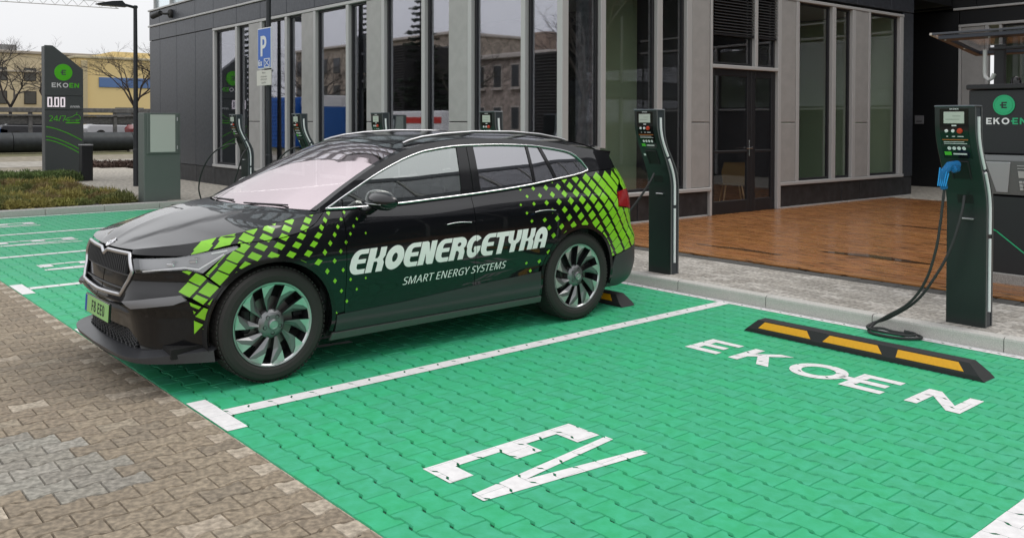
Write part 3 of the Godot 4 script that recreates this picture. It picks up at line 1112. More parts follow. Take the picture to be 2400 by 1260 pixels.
	for k in 4:
		piece("concrete_slab", bx(Vector3.ZERO, Vector3(1.72, .03, 1.72), .004).mesh(), M.concrete, get_node("courtyard_floor"), Vector3(-9.2 + k * 1.74, base + .016, -18.67))
		piece("concrete_slab", bx(Vector3.ZERO, Vector3(1.72, .03, 1.72), .004).mesh(), M.concrete, get_node("courtyard_floor"), Vector3(-9.2 + k * 1.74, base + .016, -20.41))
	# chairs behind the glass door
	for i in 2:
		var c := thing("shell_chair", ["dark shell chair with pale wooden legs behind the left door leaf", "ochre shell chair with pale wooden legs behind the right door leaf"][i], "chair", R * Vector3(3.95 + i * .95, base, -.75), R.basis.get_euler().y + [.5, 2.4][i], "chairs behind the glass door")
		var sm := MB.new()
		sm.prism(pv([-.2, 0, .2, 0, .24, .22, .2, .4, -.2, .4, -.24, .22]), Transform3D(Basis(Vector3.RIGHT, Vector3(0, .98, -.2).normalized(), Vector3(0, .2, .98).normalized()), Vector3(0, .46, -.18)), .02, .004)
		obj("backrest", sm, M.shell if i == 0 else M.shell2, c)
		obj("seat", bx(Vector3(0, .44, .03), Vector3(.44, .03, .42), .01), M.shell if i == 0 else M.shell2, c)
		for q in [[-1, -1], [1, -1], [-1, 1], [1, 1]]:
			var lg := MB.new()
			lg.tube([Vector3(q[0] * .14, .43, q[1] * .13), Vector3(q[0] * .22, 0, q[1] * .22)], .016, 7, .011)
			obj("leg", lg, M.pale_wood, c)
	# surveillance camera on the upper band
	var cc := thing("security_camera", "black bullet camera on a bracket high on the dark cladding", "camera", Vector3(-24.35, 4.62, -8.57))
	var cb := MB.new()
	cb.tube([Vector3(-.62, -.05, .3), Vector3(-.2, .02, .22)], .07, 12)
	obj("housing", cb, M.black_rubber, cc)
	cb = MB.new()
	cb.tube([Vector3(-.25, .02, .22), Vector3(-.05, -.01, .16), Vector3(.0, 0, .02)], .03, 8)
	obj("bracket", cb, M.black_rubber, cc)
	cb = MB.new()
	cb.lathe(Vector3(0, 0, 0), Vector3(0, 0, 1), [[.12, 0], [.12, .05], [.1, .07], [0, .07]], 18)
	obj("mount", cb, M.black_rubber, cc)

# ------------------------------------------------------------------ chargers, terminal, signs, wheel stops
const CH_FRONT := [[0.0, .0], [.85, .0], [.95, .006], [1.1, .052], [1.27, .13], [1.42, .2], [1.53, .228], [1.69, .235]]
const CH_BACK := [[0.0, -.14], [.9, -.14], [1.03, -.122], [1.19, -.04], [1.34, .05], [1.47, .085], [1.69, .09]]

func ch_front(y: float) -> Transform3D:   # frame on the charger's face at a height
	var z := curve(CH_FRONT, y)
	var d := Vector3(0, .02, curve(CH_FRONT, y + .01) - curve(CH_FRONT, y - .01)).normalized()
	return Transform3D(Basis(Vector3.RIGHT, d, Vector3.RIGHT.cross(d)), Vector3(0, y, z))

func charger_prototype() -> Node3D:
	var t := Node3D.new()
	t.name = "charging_post"
	add_child(t)
	var shell := mat(Color(.021, .029, .028), .32, 0, M.fine, .5)
	var side_m := mat(Color(.068, .083, .095), .4, .2, M.fine, .4)
	var rim_m := mat(Color(.15, .16, .165), .4, .3)
	var hw := .148
	# front and back skins
	var mb := MB.new()
	var n := 26
	for i in n:
		var y0 := 1.69 * i / n
		var y1 := 1.69 * (i + 1) / n
		var a := ch_front(y0)
		var b := ch_front(y1)
		mb.quad_n(Vector3(-hw + .012, y0, a.origin.z), Vector3(hw - .012, y0, a.origin.z), Vector3(hw - .012, y1, b.origin.z), Vector3(-hw + .012, y1, b.origin.z), a.basis.z, a.basis.z, b.basis.z, b.basis.z)
		for s in [-1.0, 1.0]:   # rounded front edges
			var na: Vector3 = (a.basis.z + Vector3(s, 0, 0)).normalized()
			var nb: Vector3 = (b.basis.z + Vector3(s, 0, 0)).normalized()
			mb.quad_n(Vector3(s * (hw - .012), y0, a.origin.z), Vector3(s * hw, y0, a.origin.z - .012), Vector3(s * hw, y1, b.origin.z - .012), Vector3(s * (hw - .012), y1, b.origin.z), a.basis.z, na, nb, b.basis.z)
		var c0 := curve(CH_BACK, y0)
		var c1 := curve(CH_BACK, y1)
		mb.quad_n(Vector3(-hw, y0, c0), Vector3(hw, y0, c0), Vector3(hw, y1, c1), Vector3(-hw, y1, c1), Vector3(0, 0, -1), Vector3(0, 0, -1), Vector3(0, 0, -1), Vector3(0, 0, -1))
	obj("body", mb, shell, t)
	for s in [-1.0, 1.0]:
		mb = MB.new()
		var rim := MB.new()
		for i in n:
			var y0 := 1.69 * i / n
			var y1 := 1.69 * (i + 1) / n
			var f0 := curve(CH_FRONT, y0) - .012
			var f1 := curve(CH_FRONT, y1) - .012
			var b0 := curve(CH_BACK, y0)
			var b1 := curve(CH_BACK, y1)
			var N := Vector3(s, 0, 0)
			mb.quad_n(Vector3(s * (hw - .004), y0, lerpf(f0, b0, .12)), Vector3(s * (hw - .004), y0, lerpf(f0, b0, .85)), Vector3(s * (hw - .004), y1, lerpf(f1, b1, .85)), Vector3(s * (hw - .004), y1, lerpf(f1, b1, .12)), N, N, N, N)
			for w in [[0.0, .13], [.84, 1.0]]:
				rim.quad_n(Vector3(s * hw, y0, lerpf(f0, b0, w[0])), Vector3(s * hw, y0, lerpf(f0, b0, w[1])), Vector3(s * hw, y1, lerpf(f1, b1, w[1])), Vector3(s * hw, y1, lerpf(f1, b1, w[0])), N, N, N, N)
		var sp := obj("side_panel", mb, side_m, t)
		obj("rim", rim, rim_m, sp)
		for seg in [[.12, .68], [.715, 1.19], [1.22, 1.615]]:
			var st := MB.new()
			var pts := []
			for i in 13:
				var y := lerpf(seg[0], seg[1], i / 12.0)
				pts.append(Vector3(s * (hw + .001), y, lerpf(curve(CH_FRONT, y) - .012, curve(CH_BACK, y), .45)))
			st.tube(pts, .0135, 8)
			obj("light_strip", st, M.led_strip, sp)
	obj("cap", bx(Vector3(0, 1.694, .1635), Vector3(hw * 2 + .004, .016, .155), .007), mat(Color(.10, .115, .13), .35, .4), t)
	# face: dark glass with display, buttons, prints
	var panel := MB.new()
	for i in 10:
		var y0 := 1.30 + .375 * i / 10
		var y1 := 1.30 + .375 * (i + 1) / 10
		var a := ch_front(y0)
		var b := ch_front(y1)
		panel.quad_n(a * Vector3(-.105, 0, .002), a * Vector3(.105, 0, .002), b * Vector3(.105, 0, .002), b * Vector3(-.105, 0, .002), a.basis.z, a.basis.z, b.basis.z, b.basis.z)
	var face := obj("face_panel", panel, mat(Color(.008, .009, .009), .12), t)
	var F := ch_front(1.608)
	obj("display", bx(F.origin + F.basis.z * .004, Vector3(.15, .088, .006), .002, F.basis), M.screen, face)
	F = ch_front(1.60)
	mb = MB.new()
	mb.box(F * Vector3(.02, .02, .0075), Vector3(.06, .004, .001), 0, F.basis)
	mb.box(F * Vector3(-.01, -.005, .0075), Vector3(.10, .004, .001), 0, F.basis)
	obj("display_text", mb, mat(Color(.25, .28, .24), .5), face)
	F = ch_front(1.668)
	F.origin += F.basis.z * .0035
	var w := wordmark("EKO€N", .3)
	mb = MB.new()
	for e in w[0]:
		mb.prism(moved(e[1], Vector2(.0105, .0105), Vector2(-.03, 0)), F, .0005)
	obj("lettering", mb, M.white_print, face)
	for q in [[-.056, .0125, 0], [-.008, .0125, 0], [.042, .021, 1]]:
		F = ch_front(1.508)
		mb = MB.new()
		mb.lathe(F * Vector3(q[0], 0, .002), F.basis.z, [[q[1], 0], [q[1], .006], [q[1] * .8, .009 + q[2] * .008], [0, .009 + q[2] * .01]], 20)
		obj("button", mb, M.red_button if q[2] else M.white_print, face)
	mb = MB.new()
	F = ch_front(1.548)
	mb.box(F * Vector3(0, 0, .003), Vector3(.035, .009, .001), 0, F.basis)
	F = ch_front(1.466)
	for q in [[-.055, .014], [-.008, .022], [.043, .045]]:
		mb.box(F * Vector3(q[0], 0, .003), Vector3(q[1], .006, .001), 0, F.basis)
	for q in [[1.425, -.01, .15], [1.412, .0, .17]]:
		F = ch_front(q[0])
		mb.box(F * Vector3(q[1], 0, .003), Vector3(q[2], .004, .001), 0, F.basis)
	for i in 4:
		F = ch_front(1.376)
		mb.lathe(F * Vector3(-.052 + .036 * i, 0, .002), F.basis.z, [[.014, 0], [.014, .001], [0, .001]], 16)
	F = ch_front(1.333)
	mb.box(F * Vector3(.02, 0, .003), Vector3(.10, .012, .001), 0, F.basis)
	obj("print", mb, M.white_print, face)
	F = ch_front(1.441)
	obj("orange_band", bx(F * Vector3(0, 0, .003), Vector3(.19, .008, .001), 0, F.basis), mat(Color(.42, .13, .03), .5), face)
	F = ch_front(1.336)
	obj("label", bx(F * Vector3(-.068, 0, .003), Vector3(.05, .03, .001), 0, F.basis), mat(Color(.10, .6, .04), .5), face)
	# sockets: two dark recesses, one with a holder
	mb = MB.new()
	F = ch_front(1.205)
	for q in [[-.066, 0, .012, .15], [.066, 0, .012, .15]]:
		mb.box(F * Vector3(q[0], q[1], .004), Vector3(q[2], q[3], .012), .004, F.basis)
	mb.box(F * Vector3(0, .078, .004), Vector3(.144, .012, .012), .004, F.basis)
	obj("socket_frame", mb, M.dark, t)
	mb = MB.new()
	mb.box(F * Vector3(0, 0, .001), Vector3(.122, .148, .004), .002, F.basis)
	F = ch_front(.98)
	mb.box(F * Vector3(.0, 0, .001), Vector3(.12, .24, .004), .002, F.basis)
	obj("socket_recess", mb, mat(Color(.004, .004, .004), .6), t)
	F = ch_front(1.235)
	obj("socket_mark", bx(F * Vector3(-.095, 0, .003), Vector3(.028, .024, .001), 0, F.basis), M.white_print, t)
	F = ch_front(.83)
	mb = MB.new()
	mb.box(F * Vector3(.02, .0, .012), Vector3(.09, .012, .03), .004, F.basis)
	obj("cable_rest", mb, M.satin, t)
	tag(t, "", "charging post", "charging posts along the kerb")
	return t

func cable(label: String, pts: Array, r := .0115) -> void:
	var c := Curve3D.new()
	for i in pts.size():
		var p: Vector3 = pts[i]
		var d: Vector3 = (pts[mini(i + 1, pts.size() - 1)] - pts[maxi(i - 1, 0)]) * .18
		c.add_point(p, -d, d)
	c.bake_interval = .02
	var mb := MB.new()
	var bp := []
	for q in c.get_baked_points():
		bp.append(q)
	mb.tube(bp, r, 8)
	tag(obj("charging_cable", mb, M.cable), label, "cable", "black charging cables")

func street_objects() -> void:
	M.led_strip = mat(Color(.88, .89, .90), .3)
	# --- charging posts
	var proto := charger_prototype()
	var xs := [-2.855, -5.91, -8.48, -11.06, -13.6, -16.22]
	var labels := ["dark green charging post at the right, blue plug hanging in its socket", "charging post behind the parked car's tail, its black cable in the lower socket", "charging post whose display shows above the rear of the car's roof", "charging post whose display shows above the middle of the car's roof", "charging post seen beside the top of the windscreen, left of the roof", "farthest charging post, in full profile left of the windscreen, cables hanging forward"]
	for i in xs.size():
		var c: Node3D = proto if i == 0 else proto.duplicate()
		if i:
			c.name = numbered_after("charging_post", i)
			add_child(c)
		c.position = Vector3(xs[i], WALK_Y, -7.085)
		c.set_meta("label", labels[i])
	used["charging_post"] = 5
	# the blue plug and the two cables of the nearest post
	var plug := thing("charging_plug", "blue plastic wrapped charging plug held in the right post's socket", "plug", Vector3(-2.875, 1.27, -6.86))
	var pm := MB.new()
	pm.tube([Vector3(.03, .09, -.04), Vector3(.0, .085, .03), Vector3(-.03, .03, .06), Vector3(-.035, -.05, .055), Vector3(-.03, -.09, .045)], .034, 12, .026)
	pm.box(Vector3(.03, .06, .0), Vector3(.05, .05, .08), .012, Basis(Vector3.FORWARD, -.4))
	var wrap := mat(Color(.012, .28, .72), .3, 0, M.grain, .12, M.bumpy, .6, false)
	obj("handle", pm, wrap, plug)
	pm = MB.new()
	for i in 5:
		pm.tube([Vector3(-.05 + .016 * i, .07 - .01 * i, .075), Vector3(-.062 + .014 * i, -.07, .082)], .005, 5)
	obj("wrapping_fold", pm, mat(Color(.03, .36, .82), .2), plug)
	cable("black cable hanging from the blue plug down to the coil on the bay", [Vector3(-2.905, 1.18, -6.815), Vector3(-2.925, .92, -6.80), Vector3(-2.955, .70, -6.79), Vector3(-3.03, .46, -6.79), Vector3(-3.16, .27, -6.80), Vector3(-3.34, .135, -6.80), Vector3(-3.445, .05, -6.79), Vector3(-3.43, .014, -6.70), Vector3(-3.3, .014, -6.655), Vector3(-3.14, .014, -6.69), Vector3(-3.06, .016, -6.79), Vector3(-3.12, .02, -6.85), Vector3(-3.28, .018, -6.83), Vector3(-3.36, .036, -6.79), Vector3(-3.42, .04, -6.735)], .011)
	cable("black cable from the right post's lower socket, ending in the coil", [Vector3(-2.845, 1.12, -7.03), Vector3(-2.845, .98, -6.98), Vector3(-2.90, .72, -6.93), Vector3(-2.99, .50, -6.88), Vector3(-3.12, .29, -6.84), Vector3(-3.32, .13, -6.83), Vector3(-3.455, .06, -6.815), Vector3(-3.45, .038, -6.72), Vector3(-3.28, .038, -6.67), Vector3(-3.12, .036, -6.715), Vector3(-3.10, .04, -6.79), Vector3(-3.2, .04, -6.82)], .011)
	cable("black cable plugged in behind the car's tail", [Vector3(-5.905, 1.15, -7.0), Vector3(-5.92, 1.05, -6.94), Vector3(-6.02, .82, -6.82), Vector3(-6.12, .62, -6.66), Vector3(-6.35, .55, -6.42), Vector3(-6.6, .6, -6.25)])
	cable("black cable sweeping forward from the farthest post, outer of two", [Vector3(-16.2, 1.25, -6.92), Vector3(-16.3, 1.22, -6.76), Vector3(-16.55, 1.06, -6.6), Vector3(-16.78, .76, -6.5), Vector3(-17.0, .40, -6.5), Vector3(-17.15, .14, -6.6)], .014)
	cable("black cable hanging close to the farthest post, inner of two", [Vector3(-15.95, 1.18, -7.05), Vector3(-15.86, 1.05, -6.9), Vector3(-15.9, .80, -6.84), Vector3(-16.05, .45, -6.8), Vector3(-16.15, .14, -6.82)], .014)
	cable("black cable hanging from the second farthest post, by the windscreen", [Vector3(-13.6, 1.25, -6.92), Vector3(-13.68, 1.2, -6.78), Vector3(-13.85, 1.04, -6.68), Vector3(-14.05, .7, -6.62), Vector3(-14.2, .2, -6.7)], .014)
	# --- wheel stops: rubber ramps with yellow reflectors
	var stop := Node3D.new()
	stop.name = "wheel_stop"
	add_child(stop)
	var mb := MB.new()
	var L := 1.84
	# cross-section runs along z; ends bevelled
	var hx := L * .5
	var prof := [[.085, 0.0], [.085, .028], [.05, .098], [-.05, .1], [-.085, .03], [-.085, 0.0]]
	for i in prof.size() - 1:
		var z0: float = prof[i][0]; var y0: float = prof[i][1]
		var z1: float = prof[i + 1][0]; var y1: float = prof[i + 1][1]
		var e0 := hx - y0 * 1.1
		var e1 := hx - y1 * 1.1
		mb.quad(Vector3(-e0, y0, z0), Vector3(e0, y0, z0), Vector3(e1, y1, z1), Vector3(-e1, y1, z1))
	for s in [-1.0, 1.0]:
		var q := []
		for p in prof:
			q.append(Vector3(s * (hx - p[1] * 1.1), p[1], p[0]))
		for i in range(1, q.size() - 1):
			var g: Vector3 = (q[i] - q[0]).cross(q[i + 1] - q[0]).normalized()
			if g.x * s < 0: g = -g
			mb.tri_n(q[0], q[i], q[i + 1], g, g, g)
	obj("rubber_body", mb, M.stop_rubber, stop)
	var d := Vector2(.05 - .085, .098 - .028).normalized()
	var fb3 := Basis(Vector3.RIGHT, Vector3(0, d.y, d.x), Vector3(0, -d.x, d.y))
	for i in 3:
		var w := .46
		var x0 := -.56 + .56 * i
		var ym := MB.new()
		ym.prism(pv([-w * .5 + (.0 if i != 1 else .0), -.026, w * .5, -.026, w * .5 - .045, .03, -w * .5 + .045 - (.04 if i == 2 else 0.0), .03]), Transform3D(fb3, Vector3(x0, .064, .0695)), .004, .001)
		obj("reflector", ym, M.yellow, stop)
	tag(stop, "black rubber wheel stop with three yellow panels in the empty bay", "wheel stop", "wheel stops in the bays")
	stop.position = Vector3(-3.21, .002, -6.09)
	stop.rotation.y = -.012
	for q in [[-6.27, -6.0, "black and yellow wheel stop behind the car's rear wheel"], [-16.0, -5.95, "wheel stop in the farthest bay, its yellow end above the car's hood"], [-8.6, -6.0, "wheel stop in the bay hidden behind the car"]]:
		if q[0] == -8.6: continue
		var c: Node3D = stop.duplicate()
		c.name = numbered("wheel_stop_copy").replace("_copy", "")
		c.name = "wheel_stop_%03d" % (1 if q[0] > -10 else 2)
		add_child(c)
		c.position = Vector3(q[0], .002, q[1])
		c.set_meta("label", q[2])
	# --- payment terminal
	var t := thing("payment_terminal", "tall dark payment terminal with a round green emblem under a glass canopy", "payment terminal", Vector3(-3.08, WALK_Y, -9.1))
	var body := mat(Color(.026, .028, .032), .4, .1, M.fine, .6)
	var hw := .57
	obj("plinth", bx(Vector3(0, .06, -.26), Vector3(hw * 2 + .06, .12, .56), .01), M.granite, t)
	obj("lower_body", bx(Vector3(0, .49, -.25), Vector3(hw * 2, .74, .5), .008), body, t)
	obj("head", bx(Vector3(0, 1.58, -.25), Vector3(hw * 2, .62, .5), .008), body, t)
	obj("head_cap", bx(Vector3(0, 1.92, -.24), Vector3(hw * 2 + .03, .05, .55), .008), M.dark_frame, t)
	obj("niche", bx(Vector3(0, 1.165, -.31), Vector3(hw * 2, .22, .38), .004), M.dark, t)
	mb = MB.new()
	var con := Transform3D(Basis(Vector3.RIGHT, .42 - PI / 2 + 1.05), Vector3.ZERO)
	mb.prism(pv([-.14, .86, .0, .88, .12, 1.21, .1, 1.26, -.1, 1.26]), Transform3D(Basis(Vector3(0, 0, -1) * -1, Vector3.UP, Vector3(-1, 0, 0)), Vector3(-hw, 0, 0)), hw * 2, .006)
	var console := obj("console", mb, mat(Color(.19, .195, .20), .5, 0, M.grain, .2), t)
	var cd := Vector3(0, .33, .12).normalized()
	var cf := Transform3D(Basis(Vector3.RIGHT, cd, Vector3.RIGHT.cross(cd)), Vector3(0, 1.045, .06))
	mb = MB.new()
	mb.prism(pv([-.36, .16, -.14, .16, -.20, -.15, -.30, -.15]), Transform3D(cf.basis, cf.origin + cf.basis.z * .008), .008, .002)
	obj("screen", mb, mat(Color(.42, .43, .45), .3), console)
	mb = MB.new()
	for i in 3:
		mb.box(cf * Vector3(-.0, .13 - .028 * i, .008), Vector3(.17, .006, .004), 0, cf.basis)
	mb.box(cf * Vector3(-.03, .04, .006), Vector3(.11, .07, .006), .002, cf.basis)
	for i in 3:
		for k in 3:
			mb.box(cf * Vector3(-.07 + .036 * i, -.04 - .034 * k, .008), Vector3(.03, .027, .01), .003, cf.basis)
	obj("keypad", mb, mat(Color(.5, .5, .5), .4), console)
	emblem_on(t, Transform3D(Basis.IDENTITY, Vector3(-.245, 1.74, .002)), .098, M.emerald_print, body)
	wordmark_on(t, Transform3D(Basis.IDENTITY, Vector3(-.225, 1.555, .003)), .062, M.white_print, M.emerald_print)
	for e in [[[-.55, .62], [-.3, .52], [-.05, .33], [.15, .12]], [[-.57, .42], [-.46, .36]]]:
		var arc := []
		for q in e[0] if false else e:
			arc.append(Vector3(q[0], q[1], .002))
		mb = MB.new()
		for i in arc.size() - 1:
			var a: Vector3 = arc[i]
			var b: Vector3 = arc[i + 1]
			mb.box((a + b) * .5, Vector3(a.distance_to(b) + .006, .011, .003), 0, Basis(Vector3.BACK, atan2(b.y - a.y, b.x - a.x)))
		obj("arc_print", mb, M.emerald_print, t)
	# canopy: a tilted glass sheet in a dark frame with a pale rim, on a post
	var cn := MB.new()
	var c0 := Vector3(-.88, 2.455, .19)
	var sl := Vector3(0, -.13, -.98).normalized()
	var cb := Basis(Vector3.RIGHT, Vector3.RIGHT.cross(sl) * -1, sl * -1)
	cb = Basis(Vector3.RIGHT, cb.z.cross(Vector3.RIGHT), cb.z)
	var CX := Transform3D(cb, c0)
	var cw := 1.8
	for q in [[cw - .025, cw, 0, .98], [.025, cw - .025, 0, .02], [.025, cw - .025, .96, .98]]:
		cn.box(CX * Vector3((q[0] + q[1]) * .5, 0, -(q[2] + q[3]) * .5), Vector3(q[1] - q[0], .022, q[3] - q[2]), .003, cb)
	obj("canopy_rim", cn, mat(Color(.05, .052, .064), .5), t)
	obj("canopy_edge", bx(CX * Vector3(.0125, 0, -.49), Vector3(.025, .024, .98), .003, cb), mat(Color(.5, .43, .40), .35), t)
	cn = MB.new()
	for q in [[.08, cw - .08, .02, .13], [.08, cw - .08, .86, .94], [.08, .15, .09, .86], [.85, .91, .09, .86], [cw - .15, cw - .08, .09, .86]]:
		cn.box(CX * Vector3((q[0] + q[1]) * .5, -.035, -(q[2] + q[3]) * .5), Vector3(q[1] - q[0], .04, q[3] - q[2]), .004, cb)
	obj("canopy_frame", cn, mat(Color(.03, .034, .045), .4, .3), t)
	cn = MB.new()
	cn.box(CX * Vector3(cw * .5, .0, -.49), Vector3(cw - .05, .01, .94), 0, cb)
	obj("canopy_glass", cn, coated(Color(.75, .72, .7), .22), t)
	cn = MB.new()
	for q in [[.14, -.05], [.14, -.5], [.55, -.05], [1.1, -.05], [.35, -.88]]:
		cn.lathe(CX * Vector3(q[0], -.058, q[1]), -cb.y, [[.009, 0], [.009, .004], [0, .006]], 10)
	obj("bolt", cn, M.white_print, t)
	cn = MB.new()
	cn.tube([Vector3(-.47, 2.29, -.12), Vector3(-.47, 2.07, -.12), Vector3(-.46, 2.02, -.11), Vector3(-.425, 1.99, -.1), Vector3(-.39, 2.01, -.1), Vector3(-.375, 2.05, -.1)], .02, 10)
	obj("bracket", cn, M.frame, t)
	cn = MB.new()
	cn.box(Vector3(-.47, 2.14, -.5), Vector3(.1, .45, .06), .006)
	cn.box(Vector3(.4, 2.14, -.5), Vector3(.1, .45, .06), .006)
	cn.box(Vector3(-.3, 2.31, -.3), Vector3(.4, .03, .05), .006)
	obj("canopy_post", cn, M.dark_frame, t)
	cn = MB.new()
	cn.lathe(Vector3(-.17, 1.945, -.08), Vector3.UP, [[.05, 0], [.05, .03], [.035, .06], [0, .075]], 18)
	obj("dome_camera", cn, mat(Color(.015, .015, .016), .12), t)
	# --- parking sign on a lamp post
	lamp_post(Vector3(-16.27, WALK_Y, -7.62), 5.1, "grey lamp post in front of the facade carrying the blue parking sign", "lamp posts")
	var ps := thing("parking_sign", "blue parking sign with a white letter P on the lamp post", "sign", Vector3(-16.27, 3.115, -7.54))
	var sgn := mat(Color(.012, .12, .52), .35)
	obj("sign_edge", bx(Vector3.ZERO, Vector3(.60, .80, .02), .004), M.white_print, ps)
	obj("sign_face", bx(Vector3(0, 0, .009), Vector3(.565, .765, .008), .002), sgn, ps)
	text("letter", "P", .40, Transform3D(Basis.IDENTITY, Vector3(-.16, -.155, .0145)), M.white_print, ps, true)
	text("print", "6x", .12, Transform3D(Basis.IDENTITY, Vector3(-.265, -.345, .0145)), M.white_print, ps, true)
	mb = MB.new()
	for q in [[.12, -.37, .26, .016, 0.0], [.12, -.21, .26, .016, 0.0], [-.002, -.29, .016, .16, 0.0], [.242, -.29, .016, .16, 0.0]]:
		mb.box(Vector3(q[0], q[1], .0145), Vector3(q[2], q[3], .002))
	mb.box(Vector3(.12, -.29, .0165), Vector3(.27, .016, .002), 0, Basis(Vector3.BACK, .55))
	mb.box(Vector3(.12, -.29, .0185), Vector3(.27, .016, .002), 0, Basis(Vector3.BACK, -.55))
	obj("pictogram", mb, M.white_print, ps)
	obj("clamp", bx(Vector3(0, 0, -.05), Vector3(.12, .06, .08), .01), M.satin, ps)
	var np := thing("supplementary_plate", "small white plate with four lines of print below the parking sign", "sign", Vector3(-16.3, 2.535, -7.54))
	obj("plate", bx(Vector3.ZERO, Vector3(.64, .30, .02), .004), mat(Color(.68, .66, .6), .45), np)
	for i in 4:
		text("print", ["Miejsca", "do ładowania", "elektrycznych", "pojazdów"][i], .033, Transform3D(Basis.IDENTITY, Vector3(0, .075 - .065 * i, .0108)), M.dark, np, false, true)
	obj("clamp", bx(Vector3(.03, 0, -.05), Vector3(.12, .06, .08), .01), M.satin, np)

func numbered_after(called: String, i: int) -> String:
	return "%s_%03d" % [called, i]

func lamp_post(at: Vector3, h: float, label: String, group: String) -> void:
	var t := thing("lamp_post", label, "lamp post", at, 0.0, group)
	var grey_m := mat(Color(.042, .046, .052), .45, .3, M.fine, .5)
	var mb := MB.new()
	mb.lathe(Vector3.ZERO, Vector3.UP, [[.09, 0], [.09, .02], [.066, .03], [.066, .9], [.058, .92], [.045, h - .4], [.043, h]], 18)
	obj("pole", mb, grey_m, t)
	mb = MB.new()
	mb.tube([Vector3(0, h - .03, -.02), Vector3(0, h + .0, .06), Vector3(0, h + .03, .22)], .034, 10)
	mb.box(Vector3(0, h, 0), Vector3(.1, .08, .1), .02)
	obj("arm", mb, grey_m, t)
	mb = MB.new()
	mb.prism(pv([-.2, -.045, -.33, .085, -.56, .055, -.86, -.015, -.86, -.03, -.7, -.05]), Transform3D(Basis(Vector3(0, 0, -1), Vector3.UP, Vector3.RIGHT), Vector3(.13, h + .03, 0)), .26, .012)
	var head := obj("lamp_head", mb, grey_m, t)
	obj("glass", bx(Vector3(0, h - .018, .6), Vector3(.18, .01, .26), .003, Basis(Vector3.RIGHT, -.05)), mat(Color(.3, .3, .3), .2), head)

# ------------------------------------------------------------------ the left of the picture
func leaf_clump(n: int, sd: int, long := .1, upright := .5) -> ArrayMesh:
	var r := RandomNumberGenerator.new()
	r.seed = sd
	var mb := MB.new()
	for i in n:
		var d := Vector3(r.randfn(), absf(r.randfn()) * .8 + .1, r.randfn()).normalized()
		var p := d * r.randf_range(.35, 1.0) * Vector3(1, .75, 1)
		var t := (d * .7 + Vector3(r.randfn(), r.randfn() + upright, r.randfn()) * .5).normalized()
		var s := t.cross(Vector3(r.randfn(), r.randfn(), r.randfn())).normalized()
		var l := long * r.randf_range(.6, 1.4)
		var w := l * .2
		var k := r.randf_range(.7, 1.25)
		mb.col = Color(k, k, k)
		var nn := s.cross(t).normalized()
		if nn.y < 0: nn = -nn
		mb.tri_n(p - s * w, p + s * w, p + t * l, nn, nn, nn)
		mb.tri_n(p - s * w, p + s * w, p - t * l * .3, nn, nn, nn)
	return mb.mesh(true)

func scatter(called: String, label: String, category: String, clump: ArrayMesh, spots: Array, m: Material) -> void:
	var mm := MultiMesh.new()
	mm.transform_format = MultiMesh.TRANSFORM_3D
	mm.use_colors = true
	mm.mesh = clump
	mm.instance_count = spots.size()
	for i in spots.size():
		mm.set_instance_transform(i, spots[i][0])
		mm.set_instance_color(i, spots[i][1])
	var o := MultiMeshInstance3D.new()
	o.multimesh = mm
	o.material_override = m
	o.name = numbered(called)
	add_child(o)
	tag(o, label, category, "", "stuff")

func bare_tree(at: Vector3, h: float, sd: int, label: String, col := Color(.06, .05, .042), spread := .55, levels := 5) -> void:
	var t := thing("bare_tree", label, "tree", at, 0.0, "leafless trees")
	var r := RandomNumberGenerator.new()
	r.seed = sd
	var bark := mat(col, .9)
	var trunk := MB.new()
	var crown := MB.new()
	var top_p := Vector3(r.randf_range(-.06, .06) * h, h * .34, r.randf_range(-.06, .06) * h)
	trunk.tube([Vector3.ZERO, top_p * .5 + Vector3(r.randf_range(-.02, .02) * h, 0, 0), top_p], h * .022, 8, h * .014)
	var todo := []
	for i in 4:
		var a := TAU * i / 4.0 + r.randf() * 1.2
		todo.append([top_p, Vector3(cos(a) * spread, 1.0, sin(a) * spread).normalized(), h * .24, h * .012, 0])
	while todo.size():
		var e = todo.pop_back()
		var p: Vector3 = e[0]
		var d: Vector3 = e[1]
		var l: float = e[2] * r.randf_range(.8, 1.2)
		var k := (d + Vector3(r.randfn(), r.randfn() * .5 + .15, r.randfn()) * .25).normalized()
		var m := p + d * l * .5
		var q := m + k * l * .5
		crown.tube([p, m, q], e[3], 5 if e[4] < 2 else 4, e[3] * .6, false)
		if e[4] < levels:
			for i in (3 if e[4] < levels - 1 else 4):
				var nd := (k + Vector3(r.randfn(), r.randfn() * .6 + .2, r.randfn()) * .55).normalized()
				todo.append([q if i < 2 else m.lerp(q, r.randf()), nd, l * r.randf_range(.55, .82), e[3] * .55, e[4] + 1])
	obj("trunk", trunk, bark, t)
	obj("branches", crown, bark, t)

